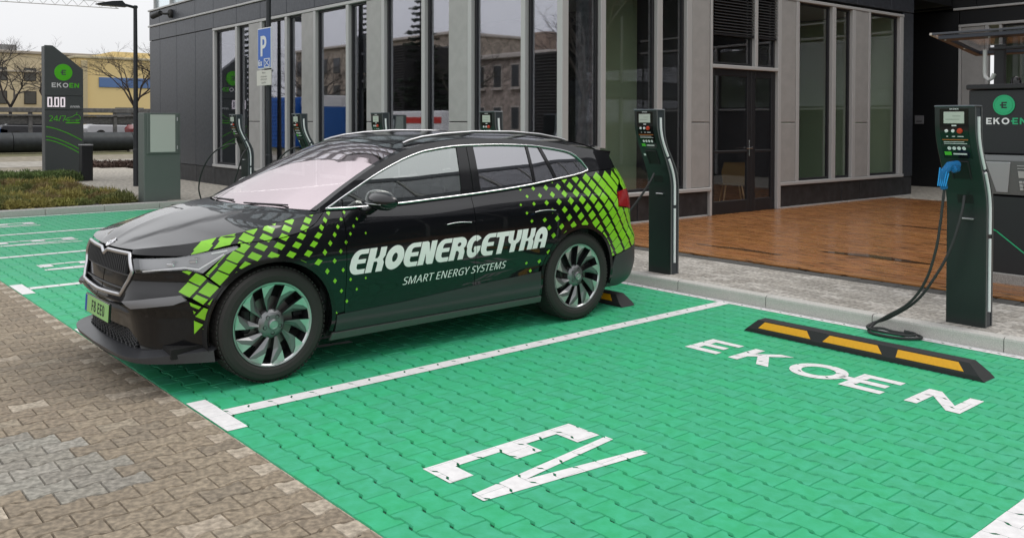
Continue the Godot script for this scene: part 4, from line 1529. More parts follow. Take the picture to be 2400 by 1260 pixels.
func left_side() -> void:
	# kerb round the planted bed, along the last bay
	var kb := MB.new()
	kb.box(Vector3(-17.46, .03, .2), Vector3(.08, .06, 13.4))
	var kerb := struct("bed_kerb", kb, M.granite)
	for i in 14:
		piece("kerb_stone", bx(Vector3.ZERO, Vector3(.16, .16, .995), .012).mesh(), M.kerb, kerb, Vector3(-17.38, .035, -6.35 + i))
	var soil := MB.new()
	soil.box(Vector3(-20.9, .03, -.45), Vector3(6.9, .14, 10.5))
	struct("planted_bed", soil, M.soil)
	var spots := []
	var greens := [Color(.25, .24, .06), Color(.20, .21, .065), Color(.30, .26, .075), Color(.15, .17, .05), Color(.25, .19, .08)]
	for i in 17 * 19:
		var p := Vector3(-17.75 - (i % 17) * .40 + rng.randf_range(-.1, .1), .09, -5.4 + floorf(i / 17.0) * .40 + rng.randf_range(-.1, .1))
		if rng.randf() < .06: continue
		var s := rng.randf_range(.19, .29)
		spots.append([Transform3D(Basis(Vector3.UP, rng.randf() * TAU).scaled(Vector3(s, s * rng.randf_range(.8, 1.3), s)), p), greens[rng.randi_range(0, 4)] * rng.randf_range(.8, 1.3)])
	var lm := mat(Color(1, 1, 1), .75)
	lm.vertex_color_use_as_albedo = true
	lm.backlight_enabled = true
	lm.backlight = Color(.25, .25, .25)
	scatter("ground_cover", "low yellowish green shrubs covering the kerbed bed", "ground cover", leaf_clump(620, 3, .2, 1.0), spots, lm)
	spots = []
	for i in 330:
		var p := Vector3(rng.randf_range(-26.0, -24.5), .12, rng.randf_range(-6.25, 2.0))
		var s := rng.randf_range(.16, .3)
		spots.append([Transform3D(Basis(Vector3.UP, rng.randf() * TAU).scaled(Vector3(s, s * 1.2, s)), p), Color(.14, .20, .06) * rng.randf_range(.7, 1.35)])
	scatter("juniper_hedge", "darker green juniper hedge at the foot of the pylon sign", "hedge", leaf_clump(520, 5, .26, 1.3), spots, lm)
	spots = []
	for i in 90:
		var p := Vector3(rng.randf_range(-34.5, -31.5), .02, rng.randf_range(-11.4, -8.6))
		var s := rng.randf_range(.2, .34)
		spots.append([Transform3D(Basis(Vector3.UP, rng.randf() * TAU).scaled(Vector3(s, s * .8, s)), p), Color(.10, .06, .045) * rng.randf_range(.7, 1.3)])
	scatter("dry_shrubs", "brownish dry shrubs in the gravel beyond the black bollard cabinet", "shrub", leaf_clump(200, 8, .4, .8), spots, lm)
	# concrete paths
	var pa := MB.new()
	pa.box(Vector3(-24.0, .04, -7.1), Vector3(13.2, .13, 2.1))
	pa.box(Vector3(-29.0, .035, -7.7), Vector3(4.6, .12, 3.4))
	var path := struct("concrete_path", pa, M.concrete)
	for i in 13:
		for k in 2:
			piece("concrete_slab", bx(Vector3.ZERO, Vector3(.992, .03, 1.02), .004).mesh(), M.concrete, path, Vector3(-29.9 + i * 1.0, .108, -6.58 - k * 1.03))
	var gr := MB.new()
	gr.quad(Vector3(-47, -.02, 12), Vector3(-26, -.02, 12), Vector3(-26, -.02, -30), Vector3(-47, -.02, -30))
	struct("gravel_strip", gr, mat(Color(.30, .265, .20), .95, 0, M.blotch, 2.5, M.grain, .8))
	gr = MB.new()
	gr.quad(Vector3(-41, -.012, 12), Vector3(-36, -.012, 12), Vector3(-36, -.012, -30), Vector3(-41, -.012, -30))
	struct("paved_track", gr, mat(Color(.42, .39, .34), .9, 0, M.blotch, 2.5))
	# info cabinet
	var c := thing("info_cabinet", "grey green metal cabinet with a blank pale notice board", "cabinet", Vector3(-17.5, .1, -5.98))
	var gm := mat(Color(.165, .19, .175), .5, 0, M.fine, .6)
	obj("case", bx(Vector3(-.19, .87, 0), Vector3(.36, 1.74, .7), .008), gm, c)
	obj("door_frame", bx(Vector3(.0, 1.34, .0), Vector3(.03, .80, .60), .008), gm, c)
	obj("notice_board", bx(Vector3(.014, 1.34, .0), Vector3(.016, .73, .48), .004), mat(Color(.56, .575, .53), .35), c)
	for y in [1.06, 1.62]:
		var hm := MB.new()
		hm.tube([Vector3(.02, y - .035, -.28), Vector3(.02, y + .035, -.28)], .012, 8)
		obj("hinge", hm, M.satin, c)
	obj("foot", bx(Vector3(-.19, -.01, 0), Vector3(.38, .04, .74), .008), M.dark, c)
	# lamp
	lamp_post(Vector3(-21.8, .1, -6.82), 4.30, "dark lamp post with a wedge shaped head, left of the building", "lamp posts")
	# black post cabinet by the pylon
	var b := thing("bollard_cabinet", "waist high black post cabinet with a light top beside the pylon sign", "cabinet", Vector3(-24.5, .1, -6.44))
	obj("case", bx(Vector3(-.12, .47, 0), Vector3(.3, .94, .27), .012), mat(Color(.012, .013, .015), .4, .1), b)
	obj("top", bx(Vector3(-.12, .955, 0), Vector3(.32, .03, .29), .008), mat(Color(.35, .35, .36), .4), b)
	pylon()
	# pipeline on low supports, with a fence on the road behind it
	var p := thing("pipeline", "large dark heating pipe running low along the far road", "pipe")
	for i in 7:
		var pm := MB.new()
		var z0 := 2.0 - i * 6.0
		pm.tube([Vector3(-52, .53, z0), Vector3(-52, .53, z0 - 5.97)], .53, 28)
		piece("pipe_section", pm.mesh(), mat(Color(.03, .036, .04), .5, .2, M.blotch, 2.0), p)
	for i in 12:
		piece("support", bx(Vector3(-52, .0, 1 - i * 3.4), Vector3(.5, .2, .3)).mesh(), M.concrete, p)
	var f := thing("road_fence", "grey steel road barrier with posts and long rails above the pipe", "fence")
	var fm := mat(Color(.17, .165, .16), .6, .2, M.blotch, 2.0)
	for i in 19:
		piece("post", bx(Vector3(-53.6, 1.18, 2 - i * 2.2), Vector3(.16, 2.3, .2), .01).mesh(), fm, f)
	for q in [[2.28, .26], [1.99, .10]]:
		piece("rail", bx(Vector3(-53.5, q[0], -18), Vector3(.14, q[1], 41), .02).mesh(), fm, f)
	for i in 18:
		piece("panel", bx(Vector3(-53.62, 1.72, .9 - i * 2.2), Vector3(.03, .42, 2.0)).mesh(), mat(Color(.12, .117, .112), .6, 0, M.blotch, 1.0), f)
	var rb := MB.new()
	rb.box(Vector3(-63, .25, -19), Vector3(17, .5, 44))
	struct("raised_road", rb, M.asphalt)
	var cols := [Color(.02, .05, .14), Color(.6, .6, .6), Color(.06, .06, .065), Color(.55, .55, .57), Color(.25, .03, .03), Color(.5, .5, .52), Color(.02, .02, .022)]
	var words := ["dark blue", "white, left of the lamp post,", "dark grey", "silver", "red", "white, right of the lamp post,", "black"]
	for i in 7:
		far_car(Vector3(-57.5 - (i % 2) * 3.0, .5, -8.6 - i * 1.9 - (3.5 if i > 2 else 0.0)), cols[i], "small %s car passing behind the road barrier" % words[i])
	# buildings far beyond
	var yb := thing("yellow_building", "pale yellow building with a flat roof and a broad blue strip", "building", Vector3(-80, 0, -33))
	var ym := mat(Color(.72, .56, .27), .85, 0, null, 9.0)
	obj("wall", bx(Vector3(-6, 3.5, 0), Vector3(12, 7.0, 25.6)), ym, yb)
	obj("parapet", bx(Vector3(-6, 7.1, 0), Vector3(12.3, .22, 25.9), .04), mat(Color(.5, .44, .3), .8), yb)
	obj("attic", bx(Vector3(-7, 7.55, -1), Vector3(8, .7, 20)), ym, yb)
	obj("blue_strip", bx(Vector3(.03, 5.0, 1.0), Vector3(.1, .85, 20.0), .02), mat(Color(.09, .17, .36), .5), yb)
	obj("pilaster", bx(Vector3(.1, 3.4, 12.2), Vector3(.3, 6.8, .5), .03), mat(Color(.5, .42, .26), .85), yb)
	for k in 4:
		obj("window", bx(Vector3(.03, 2.2, 8.5 - k * 4.2), Vector3(.08, 1.3, 2.4), .02), mat(Color(.06, .065, .07), .15), yb)
	var bb := thing("beige_block", "beige apartment block with rows of windows behind bare trees", "building", Vector3(-98, 0, -10))
	var bm := mat(Color(.56, .48, .33), .9)
	obj("wall", bx(Vector3(-5, 4.2, 0), Vector3(10, 8.4, 36)), bm, bb)
	obj("parapet", bx(Vector3(-5, 8.5, 0), Vector3(10.4, .3, 36.4), .05), mat(Color(.36, .32, .27), .8), bb)
	obj("roof_hut", bx(Vector3(-4, 9.0, -9), Vector3(3, .8, 1.6), .03), mat(Color(.2, .2, .2), .8), bb)
	obj("string_course", bx(Vector3(.08, 6.6, 0), Vector3(.24, .18, 36), .03), mat(Color(.4, .36, .3), .8), bb)
	for r in 3:
		for k in 13:
			var wd := fpart_plain("window", M.dark, bb, Vector3(.02, 1.7 + r * 2.3, 15.5 - k * 2.6), Vector3(.08, 1.3, 1.1))
			obj("pane", bx(Vector3(.03, 0, 0), Vector3(.03, 1.16, .96)), mat_once("far_pane", Color(.08, .085, .09), .12), wd)
	# trees before them
	bare_tree(Vector3(-60, .4, -11.4), 6.2, 21, "gnarled bare tree before the beige block, left of the pylon sign", Color(.05, .042, .036), .8)
	bare_tree(Vector3(-64, .4, -14.6), 6.4, 22, "bare tree half hidden by the left edge of the pylon sign", Color(.06, .05, .04), .7)
	bare_tree(Vector3(-60, .4, -18.2), 6.6, 23, "bare tree before the yellow wall, just left of the lamp post", Color(.055, .042, .035), .75)
	bare_tree(Vector3(-58, .4, -19.9), 7.6, 24, "taller bare tree between the lamp post and the dark building", Color(.06, .048, .04), .6)
	# crane jib far off
	var cj := thing("crane_jib", "pale lattice jib of a distant tower crane in the upper left sky", "crane")
	var pale := mat(Color(.46, .46, .46), .7)
	var ch := MB.new()
	ch.tube([Vector3(-130, 16.9, -8), Vector3(-130, 17.5, -38.4)], .06, 5)
	obj("lower_chord", ch, pale, cj)
	ch = MB.new()
	ch.tube([Vector3(-130, 18.2, -8), Vector3(-130, 18.3, -36.5), Vector3(-130, 17.5, -38.4)], .05, 5)
	obj("upper_chord", ch, pale, cj)
	ch = MB.new()
	for i in 20:
		var z := -8.5 - i * 1.45
		var yl := lerpf(16.9, 17.5, (-z - 8) / 30.4)
		ch.tube([Vector3(-130, yl, z), Vector3(-130, 18.25, z - .72)], .03, 4)
		ch.tube([Vector3(-130, 18.25, z - .72), Vector3(-130, yl + .03, z - 1.45)], .03, 4)
	obj("lattice", ch, pale, cj)

func mat_once(key: String, col: Color, rough: float) -> StandardMaterial3D:
	if not M.has(key):
		M[key] = mat(col, rough)
	return M[key]

func fpart_plain(called: String, m: Material, parent: Node, at: Vector3, size: Vector3) -> MeshInstance3D:
	return piece(called, bx(Vector3.ZERO, size, .01).mesh(), m, parent, at)

func far_car(at: Vector3, col: Color, label: String) -> void:
	var t := thing("passing_car", label, "car", at, 0.0, "cars on the raised road")
	var mb := MB.new()
	mb.prism(pv([-2.1, .3, 2.1, .3, 2.15, .7, 1.3, .9, -1.95, .95, -2.15, .7]), Transform3D(Basis(Vector3(0, 0, -1), Vector3.UP, Vector3.RIGHT), Vector3(.85, 0, 0)), 1.7, .06)
	obj("body", mb, mat(col, .25), t)
	mb = MB.new()
	mb.prism(pv([-1.8, .93, 1.0, .9, .3, 1.42, -1.2, 1.45]), Transform3D(Basis(Vector3(0, 0, -1), Vector3.UP, Vector3.RIGHT), Vector3(.74, 0, 0)), 1.48, .05)
	obj("cabin", mb, mat_once("far_cabin", Color(.02, .022, .025), .1), t)
	obj("roof", bx(Vector3(0, 1.46, .45), Vector3(1.3, .04, 1.4), .01), mat(col, .25), t)
	for q in [[.8, 1.3], [.8, -1.3], [-.8, 1.3], [-.8, -1.3]]:
		var w := MB.new()
		w.lathe(Vector3(q[0], .31, q[1]), Vector3.RIGHT, [[0, -.1], [.31, -.1], [.31, .1], [.18, .1], [0, .08]], 16)
		obj("wheel", w, M.black_rubber, t)

func pylon() -> void:
	var t := thing("pylon_sign", "tall grey pylon sign with a slanted top and round green emblem", "sign", Vector3(-26.1, .1, -5.81))
	# face looks east: local x of the drawings runs to -z
	var F := Transform3D(Basis(Vector3(0, 0, -1), Vector3.UP, Vector3.RIGHT), Vector3.ZERO)
	var pm := mat(Color(.105, .118, .118), .5, .1, M.fine, .8)
	var w := .96
	for q in [[pv([0, 0, w, 0, w, 1.87, 0, 1.87])], [pv([0, 1.885, w, 1.885, w, 2.255, 0, 2.255])], [pv([0, 2.27, w, 2.27, w, 3.0, .20, 3.62, 0, 3.62])]]:
		var mb := MB.new()
		mb.prism(q[0], F, .03, .004)
		obj("panel", mb, pm, t)
	var core := MB.new()
	core.prism(pv([-.004, 0, w - .004, 0, w - .004, 2.985, .195, 3.6, -.004, 3.6]), Transform3D(F.basis, Vector3(-.034, 0, 0)), .3, .004)
	obj("case", core, mat(Color(.10, .107, .107), .5, .2), t)
	var g := mat(Color(.10, .60, .015), .45)
	emblem_on(t, Transform3D(F.basis, Vector3(.003, 2.90, -.46)), .225, g, pm)
	var wm := wordmark("EKOEN", .2)
	var a := MB.new()
	var b := MB.new()
	for e in wm[0]:
		(a if e[0] < 3 else b).prism(moved(e[1], Vector2(.125, .125), Vector2(.17, 2.49)), Transform3D(F.basis, Vector3(.003, 0, 0)), .003)
	obj("lettering", a, M.white_print, t)
	obj("lettering", b, g, t)
	# lit price display
	var led := mat(Color(.7, .7, .7), .4)
	led.emission_enabled = true
	led.emission = Color(1.0, .93, .97)
	led.emission_energy_multiplier = .55
	var dg := MB.new()
	var put := func(x: float, y: float, sx: float, sy: float) -> void:
		dg.box(Vector3(.004, y, -x), Vector3(.006, sy, sx))
	for x in [.12, .29, .44]:
		put.call(x, 2.205, .115, .036)
		put.call(x, 1.975, .115, .036)
		put.call(x - .042, 2.09, .034, .19)
		put.call(x + .042, 2.09, .034, .19)
	put.call(.205, 1.975, .03, .036)
	obj("price_display", dg, led, t)
	text("unit_text", "zł/kWh", .055, Transform3D(F.basis, Vector3(.003, 1.945, -.62)), M.white_print, t, true)
	text("hours_text", "24/7", .155, Transform3D(F.basis, Vector3(.003, 1.57, -.1)), g, t)
	var car := MB.new()
	var line := [[.5, 1.6], [.56, 1.66], [.68, 1.69], [.76, 1.75], [.84, 1.74], [.88, 1.68], [.88, 1.61], [.82, 1.59], [.5, 1.6]]
	for i in line.size() - 1:
		car.tube([Vector3(.004, line[i][1], -line[i][0]), Vector3(.004, line[i + 1][1], -line[i + 1][0])], .007, 4)
	for x in [.58, .8]:
		car.lathe(Vector3(.002, 1.6, -x), Vector3.RIGHT, [[.035, 0], [.035, .004], [.022, .004]], 14)
	car.tube([Vector3(.004, 1.75, -.78), Vector3(.004, 1.82, -.80)], .007, 4)
	car.box(Vector3(.004, 1.53, -.69), Vector3(.004, .03, .36))
	obj("pictogram", car, g, t)
	for e in [[1.42, 1.05, .006], [1.16, .77, .012], [1.07, .66, .012]]:
		var arc := MB.new()
		var n := 14
		for i in n:
			var x0 := .03 + .88 * i / n
			var x1 := .03 + .88 * (i + 1) / n
			var y0: float = e[0] - (e[0] - e[1]) * pow(float(i) / n, 1.45)
			var y1: float = e[0] - (e[0] - e[1]) * pow(float(i + 1) / n, 1.45)
			arc.box(Vector3(.003, (y0 + y1) * .5, -(x0 + x1) * .5), Vector3(.003, .022, Vector2(x1 - x0, y1 - y0).length() + .006), 0, Basis(Vector3.RIGHT, -atan2(y1 - y0, -(x1 - x0)) + PI))
		obj("arc_print", arc, g, t)

# ------------------------------------------------------------------ the parked car
# Car axes: origin on the ground between the axles, +z to its front, +x to its left side (the one in view).
# The flanks are one belt round the car: (s, y) with s the length along the plan outline, 0 amidships, and y the height.
const CAR_AT := Vector3(-6.17, 0, -3.88)
var plan := []      # [s, x, z, nx, nz] from the front centre round the left side to the rear centre
var s_front := 0.0
var s_rear := 0.0
var profiles := []
const GS := 0.02
const GY := 0.0125
const GY0 := 0.15
const GN := 100
var belt_pos := []  # rows of positions and normals on a fine grid
var belt_nor := []

func car_plan() -> void:
	var o := [[0, 2.205], [.15, 2.203], [.3, 2.195], [.47, 2.172], [.6, 2.105], [.7, 2.01], [.79, 1.89], [.86, 1.75], [.905, 1.58], [.93, 1.38], [.94, 1.1], [.94, .6], [.94, 0], [.94, -.6], [.94, -1.0], [.935, -1.4], [.915, -1.8], [.875, -2.05], [.79, -2.22], [.62, -2.32], [.3, -2.37], [0, -2.38]]
	var p := [Vector2(-o[1][0], o[1][1])]
	for q in o:
		p.append(Vector2(q[0], q[1]))
	p.append(Vector2(-o[20][0], o[20][1]))
	var pts := []
	for i in range(1, p.size() - 2):
		for k in 12:
			pts.append(p[i].cubic_interpolate(p[i + 1], p[i - 1], p[i + 2], k / 12.0))
	pts.append(p[p.size() - 2])
	var l := 0.0
	var l0 := 0.0
	var ls := [0.0]
	for i in range(1, pts.size()):
		var d: float = pts[i].distance_to(pts[i - 1])
		if pts[i - 1].y >= 0.0 and pts[i].y < 0.0:
			l0 = l + d * pts[i - 1].y / (pts[i - 1].y - pts[i].y)
		l += d
		ls.append(l)
	for i in pts.size():
		var t: Vector2 = pts[mini(i + 1, pts.size() - 1)] - pts[maxi(i - 1, 0)]
		if i == 0 or i == pts.size() - 1:
			t = Vector2(1 if i == 0 else -1, 0)
		t = t.normalized()
		plan.append([l0 - ls[i], pts[i].x, pts[i].y, -t.y, t.x])
	s_front = plan[0][0]
	s_rear = plan[plan.size() - 1][0]
	profiles = [
		[s_rear, [[.2, .12], [.3, .03], [.45, .0], [.62, .0], [.75, .05], [.95, .09], [1.1, .12], [1.3, .2]]],
		[-2.2, [[.2, .1], [.3, .03], [.45, .0], [.62, .0], [.75, .035], [.95, .05], [1.1, .09], [1.3, .2]]],
		[-1.75, [[.2, .1], [.3, .04], [.5, .02], [.7, .0], [.9, .005], [1.0, .025], [1.08, .06], [1.2, .11], [1.3, .16]]],
		[-1.0, [[.19, .1], [.25, .065], [.4, .03], [.5, .03], [.6, .012], [.75, .0], [.92, .006], [1.02, .03], [1.08, .06], [1.16, .1], [1.3, .16]]],
		[.2, [[.19, .1], [.25, .065], [.36, .035], [.45, .034], [.6, .014], [.75, .003], [.9, .008], [.98, .02], [1.03, .045], [1.09, .08], [1.3, .18]]],
		[.95, [[.19, .1], [.25, .065], [.36, .035], [.45, .03], [.6, .01], [.75, .003], [.88, .008], [.97, .024], [1.03, .05], [1.09, .085], [1.3, .2]]],
		[1.4, [[.19, .06], [.3, .03], [.45, .012], [.6, .0], [.75, .0], [.86, .008], [.93, .022], [.99, .06], [1.05, .13]]],
		[1.8, [[.19, .03], [.3, .02], [.45, .01], [.55, .0], [.65, .012], [.74, .02], [.84, .03], [.9, .05], [.95, .1]]],
		[2.15, [[.19, .02], [.3, .035], [.45, .03], [.54, .0], [.6, .01], [.69, .05], [.74, .035], [.84, .055], [.9, .08]]],
		[2.45, [[.19, .0], [.3, .06], [.45, .045], [.54, .0], [.6, .02], [.68, .05], [.76, .03], [.84, .055], [.9, .08]]],
		[s_front - .5, [[.19, -.01], [.3, .07], [.45, .05], [.54, .0], [.6, .02], [.68, .03], [.76, .04], [.84, .06], [.9, .09]]],
		[s_front, [[.19, -.02], [.3, .07], [.45, .04], [.53, .0], [.58, .015], [.68, .03], [.76, .045], [.84, .06], [.9, .09]]]]
	profiles[10][0] = 2.47   # the grille's half width
	profiles.remove_at(9)
	var n := int(ceil((s_front - s_rear) / GS)) + 1
	for i in n:
		var s := s_rear + i * GS
		var row := PackedVector3Array()
		for k in GN:
			row.append(belt_exact(s, GY0 + k * GY))
		belt_pos.append(row)
	for i in n:
		var row := PackedVector3Array()
		for k in GN:
			var a: Vector3 = belt_pos[mini(i + 1, n - 1)][k] - belt_pos[maxi(i - 1, 0)][k]
			var b: Vector3 = belt_pos[i][mini(k + 1, GN - 1)] - belt_pos[i][maxi(k - 1, 0)]
			row.append(b.cross(a).normalized())
		belt_nor.append(row)
	for k in GN:   # no crease on the centre line
		for i in [0, n - 1]:
			belt_nor[i][k] = Vector3(0, belt_nor[i][k].y, belt_nor[i][k].z).normalized()

func belt_depth(s: float, y: float) -> float:
	var i := 0
	while i < profiles.size() - 2 and s > profiles[i + 1][0]:
		i += 1
	var t := clampf((s - profiles[i][0]) / (profiles[i + 1][0] - profiles[i][0]), 0, 1)
	t = t * t * (3 - 2 * t)
	return lerpf(curve(profiles[i][1], y), curve(profiles[i + 1][1], y), t)

func belt_exact(s: float, y: float) -> Vector3:
	var i := 0
	while i < plan.size() - 2 and plan[i + 1][0] > s:
		i += 1
	var a = plan[i]
	var b = plan[i + 1]
	var t := clampf((a[0] - s) / (a[0] - b[0]), 0, 1)
	var nn := Vector2(lerpf(a[3], b[3], t), lerpf(a[4], b[4], t)).normalized()
	var d := belt_depth(s, y)
	return Vector3(lerpf(a[1], b[1], t) - nn.x * d, y, lerpf(a[2], b[2], t) - nn.y * d)

func belt(q: Vector2) -> Array:   # [position, normal]
	var fs := clampf((q.x - s_rear) / GS, 0, belt_pos.size() - 1.001)
	var fy := clampf((q.y - GY0) / GY, 0, GN - 1.001)
	var i := int(fs)
	var k := int(fy)
	var u := fs - i
	var v := fy - k
	var p: Vector3 = belt_pos[i][k].lerp(belt_pos[i + 1][k], u).lerp(belt_pos[i][k + 1].lerp(belt_pos[i + 1][k + 1], u), v)
	var m: Vector3 = belt_nor[i][k].lerp(belt_nor[i + 1][k], u).lerp(belt_nor[i][k + 1].lerp(belt_nor[i + 1][k + 1], u), v)
	return [p, m.normalized()]

var waist := [[-2.1, 1.25], [-1.95, 1.258], [-1.65, 1.25], [-1.48, 1.22], [-1.22, 1.19], [-.73, 1.14], [-.26, 1.11], [.16, 1.09], [.37, 1.08], [.75, 1.073], [1.06, 1.078]]
var eaves := [[-2.0, 1.40], [-1.6, 1.455], [-1.2, 1.512], [-.8, 1.54], [-.4, 1.546], [0.0, 1.515], [.25, 1.462], [.5, 1.372], [.8, 1.228], [1.06, 1.082]]
func cabin(q: Vector2) -> Array:   # upper flank: q = (z, y)
	var p := cabin_at(q)
	var a := cabin_at(q + Vector2(.01, 0)) - cabin_at(q - Vector2(.01, 0))
	var b := cabin_at(q + Vector2(0, .01)) - cabin_at(q - Vector2(0, .01))
	return [p, b.cross(a).normalized()]
func cabin_at(q: Vector2) -> Vector3:
	var yb := curve(waist, q.x)
	var h := q.y - yb
	var x: float = belt(Vector2(q.x, yb))[0].x
	return Vector3(x - .37 * h - .25 * h * absf(h), q.y, q.x)

# roof, screens: v runs along the edge from the screen's foot to the tail, t across from -1 to 1
var spine_z := [[-2.0, -2.06], [-1.0, -1.0], [0.0, .06], [.25, .38], [.7, .92], [1.06, 1.33]]
var spine_y := [[-2.06, 1.475], [-1.5, 1.553], [-1.0, 1.588], [-.4, 1.602], [.06, 1.585], [.38, 1.532], [.7, 1.405], [1.0, 1.262], [1.33, 1.095]]
func top_at(q: Vector2) -> Vector3:   # q = (edge z, t)
	var e := cabin_at(Vector2(q.x, curve(eaves, q.x)))
	var zc := curve(spine_z, q.x)
	var yc := curve(spine_y, zc)
	var t := absf(q.y)
	var w := t * t
	var wy := lerpf(w, t * t * t * t, .35)
	return Vector3(e.x * q.y, lerpf(yc, e.y, wy), lerpf(zc, e.z, w))
func top(q: Vector2) -> Array:
	var a := top_at(q + Vector2(.01, 0)) - top_at(q - Vector2(.01, 0))
	var b := top_at(q + Vector2(0, .01)) - top_at(q - Vector2(0, .01))
	return [top_at(q), a.cross(b).normalized()]

# hood: a patch hung in the line of its shoulders, the grille's top and the screen's foot
var shoulder := [[.95, 1.073], [1.05, 1.062], [1.3, 1.024], [1.6, .974], [1.9, .922], [2.2, .89], [2.45, .868], [2.62, .862], [2.83, .858]]
func hood_at(q: Vector2) -> Vector3:   # q = (v from nose 0 to screen 1, t across -1 to 1)
	var t := absf(q.y)
	var v := q.x
	var s1 := 2.36
	var side_s := lerpf(s1, .97, v)
	var S: Vector3 = belt(Vector2(side_s, curve(shoulder, side_s)))[0]
	var fs := lerpf(s_front, s1, t)
	var F: Vector3 = belt(Vector2(fs, curve(shoulder, fs)))[0]
	var r0: Vector3 = belt(Vector2(.97, curve(shoulder, .97)))[0]
	var R := Vector3(r0.x * t, lerpf(1.1, r0.y, t * t * t), lerpf(1.37, r0.z, t * t))
	var c00: Vector3 = belt(Vector2(s_front, curve(shoulder, s_front)))[0]
	var c01: Vector3 = belt(Vector2(s1, curve(shoulder, s1)))[0]
	var c10 := Vector3(0, 1.1, 1.37)
	var C := Vector3(0, 0, lerpf(c00.z, c10.z, v))    # centre line
	C.y = curve([[0, .858], [.08, .89], [.25, .952], [.5, 1.02], [.75, 1.068], [1, 1.1]], v)
	var p := F.lerp(R, v) + C.lerp(S, t) - (c00.lerp(c01, t)).lerp(c10.lerp(r0, t), v)
	# two raised creases running from the grille's corners to the screen
	var cx := lerpf(.36, .56, v)
	var k := t - cx
	var lift := .012 * smoothstep(.0, .2, v) * (1.0 - smoothstep(.8, 1.0, v))
	p.y += lift * (smoothstep(.075, .0, k) if k > 0.0 else 1.0 - .35 * smoothstep(0.0, -.3, k)) 
	p.y += .01 * smoothstep(.05, .0, t) * smoothstep(.02, .1, v) * (1.0 - smoothstep(.3, .8, v))
	p.x *= signf(q.y) if q.y != 0.0 else 0.0
	return p
func hood(q: Vector2) -> Array:
	var e := .006
	var a := hood_at(Vector2(minf(q.x + e, 1), q.y)) - hood_at(Vector2(maxf(q.x - e, 0), q.y))
	var b := hood_at(Vector2(q.x, minf(q.y + e, 1))) - hood_at(Vector2(q.x, maxf(q.y - e, -1)))
	var m := b.cross(a).normalized()
	return [hood_at(q), m if m.y > 0 else -m]

# lays an outline on one of these surfaces: split by a grid so that it follows the curve; the edge turned in
func drape(mb: MB, outline: PackedVector2Array, on: Callable, off := 0.0, cu := .045, cv := .025, skirt := .014) -> void:
	if outline.size() < 3:
		return
	var lo := Vector2(1e9, 1e9)
	var hi := Vector2(-1e9, -1e9)
	for q in outline:
		lo = lo.min(q)
		hi = hi.max(q)
	var memo := {}
	var fetch := func(q: Vector2) -> Array:
		var key := Vector2i(roundi(q.x * 20000), roundi(q.y * 20000))
		if memo.has(key):
			return memo[key]
		var r: Array = on.call(q)
		var w := [r[0] + r[1] * off, r[1]]
		memo[key] = w
		return w
	for i in range(int(floor(lo.x / cu)), int(ceil(hi.x / cu)) + 1):
		for k in range(int(floor(lo.y / cv)), int(ceil(hi.y / cv)) + 1):
			var cell := rect2(i * cu, k * cv, (i + 1) * cu, (k + 1) * cv)
			for q in Geometry2D.intersect_polygons(outline, cell):
				if area2(q) < 1e-8:
					continue
				var ix := PackedInt32Array([0, 1, 2, 0, 2, 3]) if q.size() == 4 else Geometry2D.triangulate_polygon(q)
				for j in range(0, ix.size(), 3):
					var A = fetch.call(q[ix[j]])
					var B = fetch.call(q[ix[j + 1]])
					var C = fetch.call(q[ix[j + 2]])
					mb.tri_n(A[0], B[0], C[0], A[1], B[1], C[1])
	if skirt > 0.0:
		for i in outline.size():
			var a := outline[i]
			var b := outline[(i + 1) % outline.size()]
			if a.x > s_front - .004 and b.x > s_front - .004 or a.x < s_rear + .004 and b.x < s_rear + .004:
				continue
			var m := maxi(1, int(ceil(absf(a.x - b.x) / cu + absf(a.y - b.y) / cv * .5)))
			for j in m:
				var A = fetch.call(a.lerp(b, float(j) / m))
				var B = fetch.call(a.lerp(b, float(j + 1) / m))
				var o: Vector3 = (B[0] - A[0]).cross(A[1]).normalized()
				mb.quad_n(A[0], B[0], B[0] - B[1] * skirt, A[0] - A[1] * skirt, o, o, o, o)

func mirrored(mb: MB) -> MB:
	var r := MB.new()
	for i in range(0, mb.v.size(), 3):
		for k in [0, 2, 1]:
			r.v.append(mb.v[i + k] * Vector3(-1, 1, 1))
			r.n.append(mb.n[i + k] * Vector3(-1, 1, 1))
			r.c.append(mb.c[i + k])
	return r

func joined(a: MB, b: MB) -> MB:
	a.v.append_array(b.v)
	a.n.append_array(b.n)
	a.c.append_array(b.c)
	return a

func circle2(c: Vector2, r: float, seg := 40) -> PackedVector2Array:
	var p := PackedVector2Array()
	for i in seg:
		p.append(c + Vector2(cos(TAU * i / seg), sin(TAU * i / seg)) * r)
	return p

func cut(p: PackedVector2Array, holes: Array) -> PackedVector2Array:
	var best := p
	for h in holes:
		var out := PackedVector2Array()
		for q in Geometry2D.clip_polygons(best, h):
			if not Geometry2D.is_polygon_clockwise(q) and area2(q) > area2(out):
				out = q
		best = out
	return best

func shrink(p: PackedVector2Array, d := .0022) -> PackedVector2Array:
	var out := PackedVector2Array()
	for q in Geometry2D.offset_polygon(p, -d, Geometry2D.JOIN_MITER):
		if area2(q) > area2(out):
			out = q
	return out

# a point list cut finer where it runs long, for curves read off a table
func along(t: Array, x0: float, x1: float, n := 14, dy := 0.0) -> PackedVector2Array:
	var p := PackedVector2Array()
	for i in n + 1:
		var x := lerpf(x0, x1, float(i) / n)
		p.append(Vector2(x, curve(t, x) + dy))
	return p

# the same panel on both flanks
func both(called: String, mb: MB, m: Material, parent: Node) -> Array:
	return [obj(called, mb, m, parent), obj(called, mirrored(mb), m, parent)]

